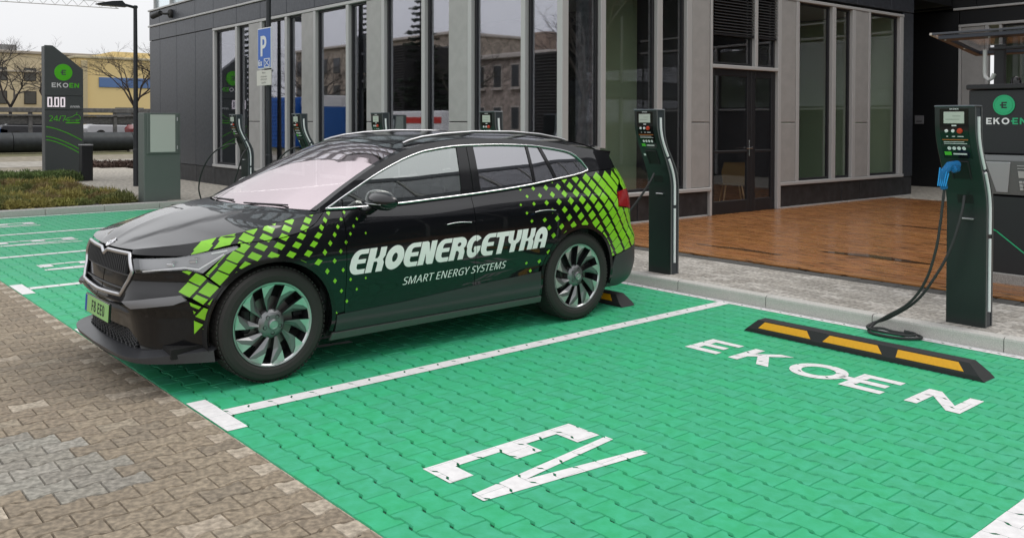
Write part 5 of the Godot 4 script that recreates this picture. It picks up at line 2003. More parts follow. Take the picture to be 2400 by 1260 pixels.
# pieces of an outline with a round hole, cut through the hole so that none is left inside
func holed(p: PackedVector2Array, hole: PackedVector2Array) -> Array:
	var hx := 0.0
	for q in hole:
		hx += q.x / hole.size()
	var out := []
	for half in [rect2(-9, -9, hx, 9), rect2(hx, -9, 9, 9)]:
		for a in Geometry2D.intersect_polygons(p, half):
			for b in Geometry2D.clip_polygons(a, hole):
				out.append(b)
	return out

func arc2(c: Vector2, rx: float, ry: float, a0: float, a1: float, n := 8) -> Array:
	var o := []
	for i in n + 1:
		var a := deg_to_rad(lerpf(a0, a1, float(i) / n))
		o.append(c + Vector2(cos(a) * rx, sin(a) * ry))
	return o

# heavy rounded capitals, height 1, as outlines without holes; [outlines, width]
func heavy_letter(ch: String) -> Array:
	match ch:
		"E":
			var p := [Vector2(.84, 0)]
			p.append_array(arc2(Vector2(.44, .42), .44, .42, -90, -180))
			p.append_array(arc2(Vector2(.44, .58), .44, .42, 180, 90))
			p.append_array([Vector2(.84, 1), Vector2(.84, .81), Vector2(.52, .81)])
			p.append_array(arc2(Vector2(.5, .68), .14, .13, 90, 180, 4))
			p.append_array([Vector2(.36, .6), Vector2(.78, .6), Vector2(.78, .43), Vector2(.36, .43)])
			p.append_array(arc2(Vector2(.5, .32), .14, .13, 180, 270, 4))
			p.append(Vector2(.84, .19))
			return [[PackedVector2Array(p)], .86]
		"K": return [[pv([0, 0, .34, 0, .34, .43, .5, .43, .56, .36, .56, 0, .9, 0, .9, .36, .8, .5, .9, .64, .9, 1, .58, 1, .58, .66, .5, .56, .37, .56, .37, 1, 0, 1])], .93]
		"O": return [holed(circle2(Vector2(.5, .5), .5, 36), moved(circle2(Vector2.ZERO, 1, 20), Vector2(.15, .19), Vector2(.5, .5))), 1.0]
		"N": return [[pv([0, 0, .33, 0, .33, .52, .47, .07, .58, 0, .88, 0, .88, 1, .56, 1, .56, .5, .42, .94, .32, 1, 0, 1])], .91]
		"R":
			var p := [Vector2(0, 0), Vector2(.33, 0), Vector2(.33, .4), Vector2(.46, .4), Vector2(.56, .3), Vector2(.56, 0), Vector2(.88, 0), Vector2(.88, .34), Vector2(.78, .5)]
			p.append_array(arc2(Vector2(.5, .7), .4, .3, -30, 90))
			p.append(Vector2(0, 1))
			return [holed(PackedVector2Array(p), moved(circle2(Vector2.ZERO, 1, 14), Vector2(.12, .09), Vector2(.46, .68))), .92]
		"G":
			var p := [Vector2(.9, .5), Vector2(.9, .3)]
			p.append_array(arc2(Vector2(.48, .45), .42, .45, -25, -180))
			p.append_array(arc2(Vector2(.48, .55), .48, .45, 180, 40))
			p.append_array([Vector2(.6, .72)])
			p.append_array(arc2(Vector2(.5, .56), .15, .2, 60, 180, 6))
			p.append_array(arc2(Vector2(.5, .42), .15, .19, 180, 290, 6))
			p.append_array([Vector2(.56, .34), Vector2(.5, .34), Vector2(.5, .5)])
			return [[PackedVector2Array(p)], .93]
		"T": return [[pv([.22, 0, .56, 0, .56, .78, .82, .78, .82, 1, 0, 1, 0, .78, .22, .78])], .8]
		"Y": return [[pv([.27, 0, .6, 0, .6, .36, .78, .46, .87, .6, .87, 1, .55, 1, .55, .62, .5, .54, .37, .54, .33, .62, .33, 1, 0, 1, 0, .6, .09, .46, .27, .38])], .89]
		"A":
			var p := [Vector2(0, 0), Vector2(.33, 0), Vector2(.33, .3), Vector2(.54, .3), Vector2(.54, 0), Vector2(.88, 0)]
			p.append_array(arc2(Vector2(.44, .56), .44, .44, 0, 180, 12))
			return [holed(PackedVector2Array(p), pv([.33, .44, .54, .44, .54, .62, .44, .7, .33, .62])), .9]
	return [[], .5]

func estate_car() -> void:
	car_plan()
	var car := thing("estate_car", "black electric estate car with lime diamonds and white lettering on its side", "car", CAR_AT)
	var paint_m := StandardMaterial3D.new()
	paint_m.albedo_color = srgb(.0055, .0055, .0075)
	paint_m.metallic = 0.0
	paint_m.roughness = .3
	paint_m.clearcoat_enabled = true
	paint_m.clearcoat = 1.0
	paint_m.clearcoat_roughness = .015
	paint_m.metallic_specular = .25
	M.car_paint = paint_m
	var gloss := mat(Color(.008, .008, .009), .12)
	var plastic := mat(Color(.055, .057, .06), .45, 0, M.fine, .35, M.grain, .02, false)
	var lime := mat(Color(.25, .62, .02), .3)
	lime.clearcoat_enabled = true
	lime.clearcoat = .5
	lime.clearcoat_roughness = .06
	var letter_m := mat(Color(.9, .89, .88), .45)
	var tint := coated(Color(.55, .55, .6), .16)
	M.car_window = coated(Color(.66, .70, .68), .52)
	M.car_dark_window = coated(Color(.44, .44, .46), .82)
	M.windscreen = coated(Color(.82, .70, .735), .74, .03)
	var liner := mat(Color(.006, .006, .006), .9)
	var arch_f := circle2(Vector2(1.3825, .362), .425)
	var arch_r := circle2(Vector2(-1.3825, .362), .425)
	# hood line, belt line and the outlines of the flank's panels in (s, y)
	var hood_line := [[1.0, 1.074], [1.10, .99], [1.21, .95], [1.39, .92], [1.61, .908], [2.0, .842], [2.37, .842]]
	var f := PackedVector2Array()
	f.append_array(pv([.868, .385, 1.0, .37, 1.3, .4, 1.66, .6, 1.82, .728, 1.7, .845, 1.6, .89]))
	f.append_array(along(hood_line, 1.6, 1.02, 14))
	f.append_array(along(waist, 1.0, .868, 4, -.004))
	var fender := shrink(cut(f, [arch_f]))
	f = PackedVector2Array(pv([.868, .25]))
	f.append_array(pv([.868, .5, .868, 1.0]))
	f.append_array(along(waist, .868, -.262, 18, -.004))
	f.append_array(pv([-.25, .98, -.255, .5, -.255, .25]))
	var door1 := shrink(f)
	f = PackedVector2Array(pv([-.255, .25, -.255, .5, -.25, .98]))
	f.append_array(along(waist, -.262, -1.25, 16, -.004))
	f.append_array(pv([-1.27, 1.0, -1.22, .88, -1.08, .79, -.95, .64, -.92, .46, -.94, .25]))
	f = cut(f, [circle2(Vector2(-1.3825, .362), .465)])
	var door2 := shrink(f)
	f = PackedVector2Array(pv([-1.22, .88, -1.27, 1.0]))
	f.append_array(along(waist, -1.25, -1.98, 12, -.004))
	f.append_array(pv([-2.06, 1.15, -1.93, 1.06, -1.90, .93, -2.3, .88, -2.45, .86, -2.5, .6, -2.2, .572, -1.82, .5, -1.4, .55, -.93, .5, -.935, .6, -.95, .64, -1.08, .79]))
	var quarter := shrink(cut(f, [arch_r]))
	var parts := {}
	for e in [["fender", fender], ["door", door1], ["door", door2], ["quarter_panel", quarter]]:
		var mb := MB.new()
		drape(mb, e[1], belt)
		var pr := both(e[0], mb, paint_m, car)
		if not parts.has(e[0]): parts[e[0]] = []
		parts[e[0]].append_array(pr)
	# lower cladding on the doors and sills, in satin plastic
	var clad := pv([.93, .255, .93, .37, .868, .375, .4, .39, -.23, .43, -.94, .462, -.95, .262])
	clad = cut(clad, [arch_f, arch_r])
	var mb := MB.new()
	drape(mb, shrink(clad, .001), belt, .006)
	both("cladding", mb, mat(Color(.035, .037, .04), .26), car)
	mb = MB.new()
	drape(mb, pv([.955, .195, .95, .247, -.97, .254, -.985, .205]), belt, .012)
	both("sill", mb, mat(Color(.10, .10, .1), .42), car)
	# arch lips: a slim dark flange round each opening
	for zc in [1.3825, -1.3825]:
		mb = MB.new()
		var o := PackedVector2Array()
		var n := PackedVector2Array()
		for i in 29:
			var a := deg_to_rad(-13 + i * 206.0 / 28)
			o.append(Vector2(zc, .362) + Vector2(cos(a), sin(a)) * .447)
			n.append(Vector2(zc, .362) + Vector2(cos(a), sin(a)) * .418)
		n.reverse()
		var lip := o.duplicate()
		lip.append_array(n)
		drape(mb, lip, belt, .004, .03, .03, .05)
		both("arch_lip", mb, gloss, car)
		# inner arch, open below
		mb = MB.new()
		for i in 30:
			var q := []
			for k in 2:
				var a := deg_to_rad(-14 + (i + k) * 208.0 / 30)
				q.append(Vector3(0, .362 + sin(a) * .43, zc + cos(a) * .43))
				q.append((Vector3(0, .362, zc) - q[k * 2]).normalized())
			var X0 := Vector3(.88, 0, 0)
			var X1 := Vector3(.5, 0, 0)
			mb.quad_n(q[0] + X0, q[2] + X0, q[2] + X1, q[0] + X1, q[1], q[3], q[3], q[1])
			mb.tri_n(q[0] + X1, q[2] + X1, Vector3(.5, .3, zc), Vector3.RIGHT, Vector3.RIGHT, Vector3.RIGHT)
		both("arch_liner", mb, liner, car)
	# inner shell, so that gaps are dark
	mb = MB.new()
	var shell := rect2(s_rear, .2, s_front, 1.0)
	var shell_l := pv([-1.97, .2, 1.6, .2, 1.6, .84, 1.0, .92, .85, 1.04, -1.97, 1.06])
	for h in [[shell_l, arch_f, arch_r]]:
		drape(mb, cut(cut(shell_l, [circle2(Vector2(1.3825, .362), .43)]), [circle2(Vector2(-1.3825, .362), .43)]), belt, -.03, .1, .1, 0)
	drape(mb, rect2(1.8, .2, s_front, .80), belt, -.06, .08, .06, 0)
	drape(mb, rect2(s_rear, .22, -1.85, 1.2), belt, -.03, .08, .06, 0)
	joined(mb, mirrored(mb))
	mb.box(Vector3(0, .26, 0), Vector3(1.6, .06, 4.0))
	mb.box(Vector3(0, .62, 1.75), Vector3(1.0, .5, .5))
	obj("underbody", mb, liner, car)
	# front: painted bumper, dark lower fascia, intake, splitter, silver strips
	var f1 := pv([s_front, .535, 2.5, .54, 2.34, .548, 1.96, .60, 1.9, .59, 1.76, .5, 1.7, .62, 1.825, .722, 1.92, .765, 2.32, .728, 2.42, .59, 2.55, .57, s_front, .568])
	f1 = cut(f1, [arch_f])
	mb = MB.new()
	drape(mb, shrink(f1, .0015), belt)
	joined(mb, mirrored(mb))
	var bumper := obj("front_bumper", mb, paint_m, car)
	var f2 := pv([s_front, .355, 2.55, .36, 2.46, .36, 2.3, .30, 2.26, .262, 1.82, .262, 1.775, .27, 1.76, .5, 1.93, .575, 2.28, .522, 2.55, .525, s_front, .525])
	mb = MB.new()
	drape(mb, shrink(cut(f2, [arch_f]), .0015), belt, -.012)
	joined(mb, mirrored(mb))
	obj("lower_fascia", mb, gloss, car)
	mb = MB.new()
	drape(mb, pv([s_front, .245, 2.28, .265, 2.3, .302, 2.46, .358, s_front, .352]), belt, -.05, .05, .03, 0)
	joined(mb, mirrored(mb))
	var intake := obj("lower_intake", mb, liner, car)
	mb = MB.new()     # diamond mesh of the intake
	for i in 15:
		var s := s_front - .035 * i
		for k in 5:
			var y := .262 + .022 * k + (.011 if i % 2 else 0.0)
			if y < .352 - (0.0 if s > 2.46 else (2.46 - s) * .3):
				var p: Vector3 = belt(Vector2(s, y))[0]
				mb.box(p + Vector3(0, 0, -.02), Vector3(.027, .007, .02), .002, Basis(Vector3.FORWARD, .5))
				mb.box(p + Vector3(.0, .008, -.022), Vector3(.027, .007, .02), .002, Basis(Vector3.FORWARD, -.5))
	joined(mb, mirrored(mb))
	obj("mesh", mb, plastic, intake)
	mb = MB.new()
	drape(mb, pv([2.35, .556, 2.27, .528, 2.0, .552, 1.925, .577, 1.955, .606, 2.15, .585]), belt, .026, .04, .02, .045)
	both("bumper_strip", mb, mat(Color(.20, .20, .21), .3, .2), car)
	mb = MB.new()     # splitter: a broad lip with a flat top, running back to the wheel arch
	var lip_z := [[0, 2.225], [.4, 2.212], [.58, 2.185], [.68, 2.135], [.76, 2.035], [.83, 1.9], [.885, 1.77]]
	var prev := []
	for i in 33:
		var w := i / 32.0
		var x := .885 * (1.0 - pow(1.0 - w, 1.5)) if w < 1.0 else .885
		var e := smoothstep(.45, 1.0, w)
		var inner := Vector3(x * .9, lerpf(.262, .29, e), curve(lip_z, x) - .13)
		var o := Vector3(x, lerpf(.228, .262, e), curve(lip_z, x))
		var back := Vector3(inner.x * .9, .19, inner.z - .12)
		var r := [inner, o + Vector3(0, .004, 0), o + Vector3(0, -.003, 0), Vector3(o.x, lerpf(.205, .195, e), o.z - .008), back]
		if i:
			for k in r.size() - 1:
				var g: Vector3 = (r[k + 1] - r[k]).cross(prev[k] - r[k]).normalized()
				var want := Vector3.UP if k == 0 else (Vector3.DOWN if k == 3 else Vector3(o.x - inner.x * .8, 0, o.z - inner.z + .05))
				if g.dot(want) < 0: g = -g
				mb.quad_n(prev[k], r[k], r[k + 1], prev[k + 1], g, g, g, g)
		prev = r
	joined(mb, mirrored(mb))
	obj("splitter", mb, mat(Color(.06, .062, .068), .33, 0, M.grain, .2, null, 0, false), car)
	# grille
	var g := pv([s_front, .808, 2.755, .838, 2.38, .846, 2.31, .742, 2.42, .590, s_front, .575])
	mb = MB.new()
	drape(mb, shrink(g, .004), belt, -.018, .05, .025, 0)
	joined(mb, mirrored(mb))
	var grille := obj("grille", mb, gloss, car)
	for i in 13:
		var s := s_front - .016 - .0325 * i
		for sd in [1, -1]:
			mb = MB.new()
			var a: Vector3 = belt(Vector2(s, .835 - maxf(0.0, .04 - i * .02)))[0]
			var b: Vector3 = belt(Vector2(s, .722))[0]
			var c: Vector3 = belt(Vector2(s, .78))[0]
			for q in [[a, c], [c, b]]:
				var m: Vector3 = (q[0] + q[1]) * .5
				var d: Vector3 = q[0] - q[1]
				mb.box(Vector3(m.x * sd, m.y, m.z - .008), Vector3(.009, d.length() + .004, .022), .002, Basis(Vector3.RIGHT, atan2(d.z, d.y)))
			piece("slat", mb.mesh(), plastic, grille)
	mb = MB.new()
	for e in [[.712, .006], [.622, .006]]:
		var pts := []
		for i in 25:
			var s := lerpf(2.32 if e[0] > .7 else 2.4, s_front, i / 24.0)
			pts.append(belt(Vector2(s, e[0]))[0] + Vector3(0, 0, -.012))
		for i in 24:
			pts.append(pts[23 - i] * Vector3(-1, 1, 1))
		mb.tube(pts, e[1], 6)
	obj("crossbar", mb, plastic, grille)
	mb = MB.new()     # bright surround
	var loop := []
	for i in g.size() - 1:
		var m := maxi(2, int(g[i].distance_to(g[i + 1]) / .03))
		for j in m:
			loop.append(belt(g[i].lerp(g[i + 1], float(j) / m))[0] + Vector3(0, 0, .004))
	loop.append(belt(g[g.size() - 1])[0] + Vector3(0, 0, .004))
	var ring := loop.duplicate()
	for i in range(loop.size() - 2, -1, -1):
		ring.append(loop[i] * Vector3(-1, 1, 1))
	mb.tube(ring, .0135, 8)
	obj("grille_surround", mb, M.satin, grille)
	# headlights: a pale reflector bowl behind clear lenses
	var hl := pv([2.335, .822, 2.29, .732, 1.93, .762, 1.835, .735, 1.70, .838, 1.605, .885, 1.625, .9, 2.0, .838])
	mb = MB.new()
	drape(mb, hl, belt, -.045, .05, .03, -.045)
	var lamp := both("headlight", mb, mat(Color(.28, .28, .285), .3, .35), car)
	var lens := MB.new()
	drape(lens, shrink(hl), belt, .0, .04, .025, .008)
	var lamp2 := MB.new()
	for q in [[2.05, .79, .075], [1.9, .81, .07]]:
		var p: Array = belt(Vector2(q[0], q[1]))
		lamp2.box(p[0] - p[1] * .03, Vector3(.05, .022, .02), .005, Basis(Vector3.UP, atan2(p[1].x, p[1].z)))
		lamp2.box(p[0] - p[1] * .03 + Vector3(.01, .02, -.02), Vector3(.03, .012, .02), .004, Basis(Vector3.UP, atan2(p[1].x, p[1].z)))
	var drl := MB.new()
	for q in [[2.24, .742, 1.95, .773], [1.95, .773, 1.86, .76], [1.86, .76, 1.70, .85], [1.78, .858, 1.68, .872]]:
		var a: Array = belt(Vector2(q[0], q[1]))
		var b: Array = belt(Vector2(q[2], q[3]))
		drl.tube([a[0] - a[1] * .015, b[0] - b[1] * .015], .006, 6)
	for i in 2:
		var mr := i == 1
		obj("reflector", mirrored(lamp2) if mr else lamp2, M.chrome, lamp[i])
		obj("light_strip", mirrored(drl) if mr else drl, M.white_print, lamp[i])
		obj("lens", mirrored(lens) if mr else lens, coated(Color(.85, .87, .9), .2), lamp[i])
	# dark gap strip under the lamp
	mb = MB.new()
	drape(mb, pv([2.31, .728, 1.93, .763, 1.84, .735, 1.93, .756, 2.3, .716]), belt, .002, .05, .02, .01)
	both("lamp_trim", mb, gloss, car)
	# number plate, green with black characters
	var pl := Transform3D(Basis(Vector3.RIGHT, -.06), Vector3(0, .448, 2.197))
	var plate := obj("number_plate", bx(Vector3.ZERO, Vector3(.53, .125, .014), .004), gloss, car)
	plate.transform = pl
	obj("plate_face", bx(Vector3(0, 0, .0085), Vector3(.515, .112, .004), .0015), mat(Color(.30, .56, .20), .5), plate)
	text("characters", "F8 EE0", .07, Transform3D(Basis.IDENTITY, Vector3(.035, -.035, .0112)), M.dark, plate, true, true)
	obj("blue_band", bx(Vector3(-.236, 0, .0095), Vector3(.04, .108, .004)), mat(Color(.01, .06, .4), .5), plate)
	# hood: its top and its turned-down flanks
	mb = MB.new()
	drape(mb, rect2(.004, -1.0, 1.0, 1.0), hood, 0, .04, .05, .012)
	var hs := PackedVector2Array()
	hs.append_array(along(hood_line, 1.018, 2.37, 22, .003))
	var sh := along(shoulder, 2.37, .99, 22, 0)
	hs.append_array(sh)
	var hside := MB.new()
	drape(hside, hs, belt, 0, .04, .02, .0)
	joined(mb, hside)
	joined(mb, mirrored(hside))
	var hood_part := obj("hood", mb, paint_m, car)
	mb = MB.new()
	var hb := hood(Vector2(.035, 0))
	mb.lathe(hb[0] + hb[1] * .001, hb[1], [[.04, 0], [.04, .004], [.034, .006], [.033, .003], [0, .003]], 28)
	for i in 3:
		mb.box(hb[0] + hb[1] * .005 + Vector3(-.006 + .007 * i, 0, .004 - .004 * i), Vector3(.004, .004, .034), .001, Basis(Vector3.UP, .5))
	obj("badge", mb, M.chrome, hood_part)
	# vents ahead of the mirror, on the fender's top
	mb = MB.new()
	for i in 4:
		var p: Array = belt(Vector2(1.0 - .035 * i, .985 + .004 * i))
		mb.box(p[0] + p[1] * .001, Vector3(.006, .016, .022), .002, Basis(Vector3.RIGHT, .5))
	both("badge_strip", mb, gloss, car)
	# cabin: black side frame with the glass set in it
	var side := PackedVector2Array()
	side.append_array(along(waist, 1.04, -1.98, 40))
	side.append_array(along(eaves, -1.99, 1.03, 44))
	var glass_all := PackedVector2Array()
	glass_all.append_array(along(waist, .985, -1.6, 30, .012))
	var upper := [[-1.61, 1.268], [-1.54, 1.355], [-1.44, 1.415], [-1.26, 1.45], [-.98, 1.482], [-.61, 1.494], [-.33, 1.491], [.03, 1.46], [.21, 1.419], [.47, 1.328], [.8, 1.178], [.985, 1.087]]
	glass_all.append_array(along(upper, -1.606, .975, 50))
	mb = MB.new()
	for h in [rect2(-3, 0, -.2, 3), rect2(-.2, 0, 3, 3)]:
		for q in Geometry2D.intersect_polygons(side, h):
			for w in Geometry2D.clip_polygons(q, glass_all):
				if not Geometry2D.is_polygon_clockwise(w):
					drape(mb, w, cabin, 0, .05, .03, .012)
	both("side_frame", mb, paint_m, car)
	# panes between the pillars
	var cuts := [
		["window", pv([1.2, .9, .852, .9, .852, 1.6, 1.2, 1.6]), M.car_window],
		["window", pv([.842, .9, -.13, .9, -.27, 1.6, .842, 1.6]), M.car_window],
		["pillar_trim", pv([-.134, .9, -.256, .9, -.36, 1.6, -.274, 1.6]), gloss],
		["pillar_trim", pv([-.262, .9, -.335, .9, -.43, 1.6, -.366, 1.6]), gloss],
		["window", pv([-.34, .9, -.905, .9, -.965, 1.6, -.435, 1.6]), M.car_dark_window],
		["window_bar", pv([-.907, .9, -.935, .9, -.995, 1.6, -.967, 1.6]), gloss],
		["window", pv([-.937, .9, -1.27, .9, -1.05, 1.6, -.997, 1.6]), M.car_dark_window],
		["window_bar", pv([-1.272, .9, -1.31, .9, -1.085, 1.6, -1.052, 1.6]), gloss],
		["window", pv([-1.312, .9, -1.9, .9, -1.9, 1.6, -1.087, 1.6]), M.car_dark_window]]
	for e in cuts:
		var p: PackedVector2Array = e[1]
		if e[0] == "window" and p[0].x > 0.8 and p[0].x < .85 or p[0].x == -1.272 or p[0].x == -.937:
			pass
		for q in Geometry2D.intersect_polygons(glass_all, p):
			mb = MB.new()
			drape(mb, q, cabin, -.006 if e[0] == "window" else .0, .06, .04, .004 if e[0] == "window" else .01)
			both(e[0], mb, e[2], car)
	# bright moulding round the side glass
	var trim := []
	for i in glass_all.size():
		var a := glass_all[i]
		trim.append(cabin(a)[0] + cabin(a)[1] * .003)
	trim.append(trim[0])
	trim.append(trim[1])
	mb = MB.new()
	for i in range(1, trim.size() - 1):
		var a: Vector3 = trim[i - 1]
		var b: Vector3 = trim[i]
		mb.tube([a, b + (b - a).normalized() * .003], .0078, 7)
	both("window_moulding", mb, M.chrome, car)
	# windscreen, roof, tailgate
	mb = MB.new()
	drape(mb, rect2(.27, -.955, 1.055, .955), top, -.002, .05, .06, .0)
	obj("windscreen", mb, M.windscreen, car)
	mb = MB.new()
	drape(mb, rect2(.27, -1, 1.055, -.957), top, 0, .05, .02, .01)
	drape(mb, rect2(.27, .957, 1.055, 1), top, 0, .05, .02, .01)
	drape(mb, rect2(-1.98, -1, .265, 1), top, 0, .05, .05, .01)
	var roof := obj("roof", mb, paint_m, car)
	mb = MB.new()
	drape(mb, rect2(-1.3, -.8, .2, .8), top, .003, .06, .08, .003)
	obj("roof_glass", mb, gloss, roof)
	mb = MB.new()     # spoiler over the rear screen
	for i in 16:
		var t0 := -1.0 + i / 8.0
		var t1 := t0 + .125
		var a := top_at(Vector2(-1.8, t0)) + Vector3(0, .006, 0)
		var b := top_at(Vector2(-1.8, t1)) + Vector3(0, .006, 0)
		var c := top_at(Vector2(-1.98, t1)) + Vector3(0, .010, -.035)
		var d := top_at(Vector2(-1.98, t0)) + Vector3(0, .010, -.035)
		mb.quad(a, d, c, b) if false else mb.quad_n(a, b, c, d, Vector3.UP, Vector3.UP, Vector3.UP, Vector3.UP)
		mb.quad_n(d, c, c + Vector3(0, -.05, .02), d + Vector3(0, -.05, .02), Vector3.BACK * -1, Vector3.BACK * -1, Vector3.BACK * -1, Vector3.BACK * -1)
		mb.quad_n(a - Vector3(0, .03, 0), b - Vector3(0, .03, 0), c + Vector3(0, -.05, .02), d + Vector3(0, -.05, .02), Vector3.DOWN, Vector3.DOWN, Vector3.DOWN, Vector3.DOWN)
	for sd in [-1.0, 1.0]:
		var a := top_at(Vector2(-1.8, sd)) + Vector3(0, .006, 0)
		var c := top_at(Vector2(-1.98, sd)) + Vector3(0, .010, -.035)
		mb.quad(a, c, c + Vector3(0, -.05, .02), a - Vector3(0, .03, 0))
	obj("spoiler", mb, paint_m, roof)
	var tg := MB.new()    # tailgate: lower skin on the belt, upper screen between it and the roof
	drape(tg, pv([s_rear, .6, -2.5, .6, -2.44, .865, -2.3, .9, -2.1, 1.08, -2.08, 1.16, -1.99, 1.25, s_rear, 1.25]), belt, 0, .05, .03, .0)
	joined(tg, mirrored(tg))
	for i in 12:
		var t0 := -1.0 + i / 6.0
		var t1 := t0 + 1.0 / 6
		var q := []
		for t in [t0, t1]:
			var s := lerpf(s_rear, -1.985, absf(t))
			var lo: Vector3 = belt(Vector2(s, 1.25))[0]
			if t < 0: lo.x = -lo.x
			q.append(lo)
			q.append(top_at(Vector2(-1.98, t)))
		tg.quad_n(q[0], q[2], q[3], q[1], Vector3(0, .5, -.87), Vector3(0, .5, -.87), Vector3(0, .5, -.87), Vector3(0, .5, -.87))
	obj("tailgate", tg, paint_m, car)
	mb = MB.new()
	drape(mb, shrink(cut(pv([-1.75, .22, -1.86, .5, -2.2, .572, -2.5, .595, s_rear, .595, s_rear, .24, -2.3, .25, -2.0, .21]), [arch_r]), .0015), belt, .003)
	joined(mb, mirrored(mb))
	obj("rear_bumper", mb, plastic, car)
	mb = MB.new()
	drape(mb, pv([-1.905, .935, -1.94, 1.055, -2.12, 1.07, -2.6, 1.06, -2.6, .93, -2.3, .885]), belt, .008, .04, .03, .02)
	both("taillight", mb, mat(Color(.30, .01, .012), .15), car)
	# roof rails
	mb = MB.new()
	var rail := []
	for q in [[.2, 1.515, .606], [.14, 1.535, .602], [.02, 1.56, .597], [-.18, 1.582, .592], [-.5, 1.598, .588], [-.9, 1.594, .59], [-1.2, 1.572, .596], [-1.42, 1.538, .602], [-1.5, 1.518, .606]]:
		rail.append(Vector3(q[2], q[1], q[0]))
	mb.tube(rail, .013, 8)
	both("roof_rail", mb, mat(Color(.42, .42, .44), .34, 1.0), roof)
	mb = MB.new()
	mb.prism(pv([-.055, 0, .06, 0, -.02, .032, -.045, .036]), Transform3D(Basis(Vector3(0, 0, 1), Vector3.UP, Vector3(-1, 0, 0)), Vector3(.012, 1.555, -1.62)), .024, .004)
	obj("aerial", mb, gloss, roof)
	# mirrors
	mb = MB.new()
	var lower := MB.new()
	var line := MB.new()
	# an egg drawn out backwards, flat on its rear face
	for i in 14:
		for k in 20:
			var q := []
			for w in [[i, k], [i + 1, k], [i + 1, k + 1], [i, k + 1]]:
				var a: float = PI * w[0] / 14.0
				var b: float = TAU * w[1] / 20.0
				var px := -cos(a)
				var rr := pow(sin(a), .75)
				var yy := sin(b) * rr
				var zz := cos(b) * rr
				var pt := Vector3(.162 * px, .068 * yy * (1.0 - .45 * px * absf(px)) - .008 * px, .108 * zz if zz > 0 else .035 * zz)
				q.append(pt)
			var c: Vector3 = (q[0] + q[1] + q[2] + q[3]) * .25
			var tgt := mb if c.y > -.012 else lower
			var o := Vector3(1.07, 1.142, .655)
			var ns := []
			for w in q:
				ns.append(Vector3(w.x / .026, w.y / .0046, w.z / (.0117 if w.z > 0 else .0012)).normalized())
			tgt.quad_n(o + q[0], o + q[1], o + q[2], o + q[3], ns[0], ns[1], ns[2], ns[3])
	var mir := both("mirror", mb, paint_m, car)
	line.tube([Vector3(.97, 1.125, .745), Vector3(1.06, 1.124, .767), Vector3(1.16, 1.124, .742), Vector3(1.222, 1.13, .69)], .0045, 6)
	lower.tube([Vector3(.86, 1.055, .70), Vector3(.93, 1.062, .695), Vector3(1.0, 1.095, .68)], .034, 10, .026)
	for i in 2:
		obj("mirror_foot", mirrored(lower) if i else lower, gloss, mir[i])
		obj("indicator", mirrored(line) if i else line, M.satin, mir[i])
	# door handles
	for e in [[.03, -.2, .92, 0], [-.85, -1.08, .953, 2]]:
		var hm := MB.new()
		var o := PackedVector2Array()
		for i in 13:
			var t := i / 12.0
			o.append(Vector2(lerpf(e[0], e[1], t), e[2] + .012 * sin(PI * t)))
		for i in 12:
			var t := 1.0 - i / 12.0
			o.append(Vector2(lerpf(e[0], e[1], t), e[2] - .012 - .014 * sin(PI * t)))
		drape(hm, o, belt, .012, .03, .02, .012)
		var tr := MB.new()
		var pts := []
		for i in 9:
			var t := i / 8.0
			var b := belt(Vector2(lerpf(e[0], e[1], t), e[2] + .008 * sin(PI * t) - .002))
			pts.append(b[0] + b[1] * .014)
		tr.tube(pts, .0035, 6)
		for i in 2:
			var d: Node = parts["door"][e[3] + i]
			var hd := obj("handle", mirrored(hm) if i else hm, gloss, d)
			obj("handle_trim", mirrored(tr) if i else tr, M.satin, d)
	# cowl and wipers
	mb = MB.new()
	for sd in [-.35, .3]:
		var a := top(Vector2(1.045, sd))
		var b := top(Vector2(1.035, sd + .45))
		mb.tube([a[0] + Vector3(0, .004, .01), b[0] + b[1] * .008], .006, 6)
	obj("wiper", mb, gloss, car)
	mb = MB.new()
	mb.box(Vector3(0, .99, 1.16), Vector3(1.3, .06, .3), .02)
	obj("cowl", mb, liner, car)
	car_interior(car)
	car_livery(car, [fender, door1, door2, quarter], f1, hs, lime, letter_m)
	# wheels
	var wheel := make_wheel(car, paint_m)
	wheel.position = Vector3(.90, .372, 1.3825)
	for q in [[.90, -1.3825, .31], [-.90, 1.3825, 0.0], [-.90, -1.3825, .2]]:
		var w: Node3D = wheel.duplicate()
		var k: int = piece_count.get("wheel_copy", 0) + 1
		piece_count["wheel_copy"] = k
		w.name = "wheel_%03d" % k
		car.add_child(w)
		w.position = Vector3(q[0], .372, q[1])
		w.rotation = Vector3(q[2], PI if q[0] < 0 else 0.0, 0)

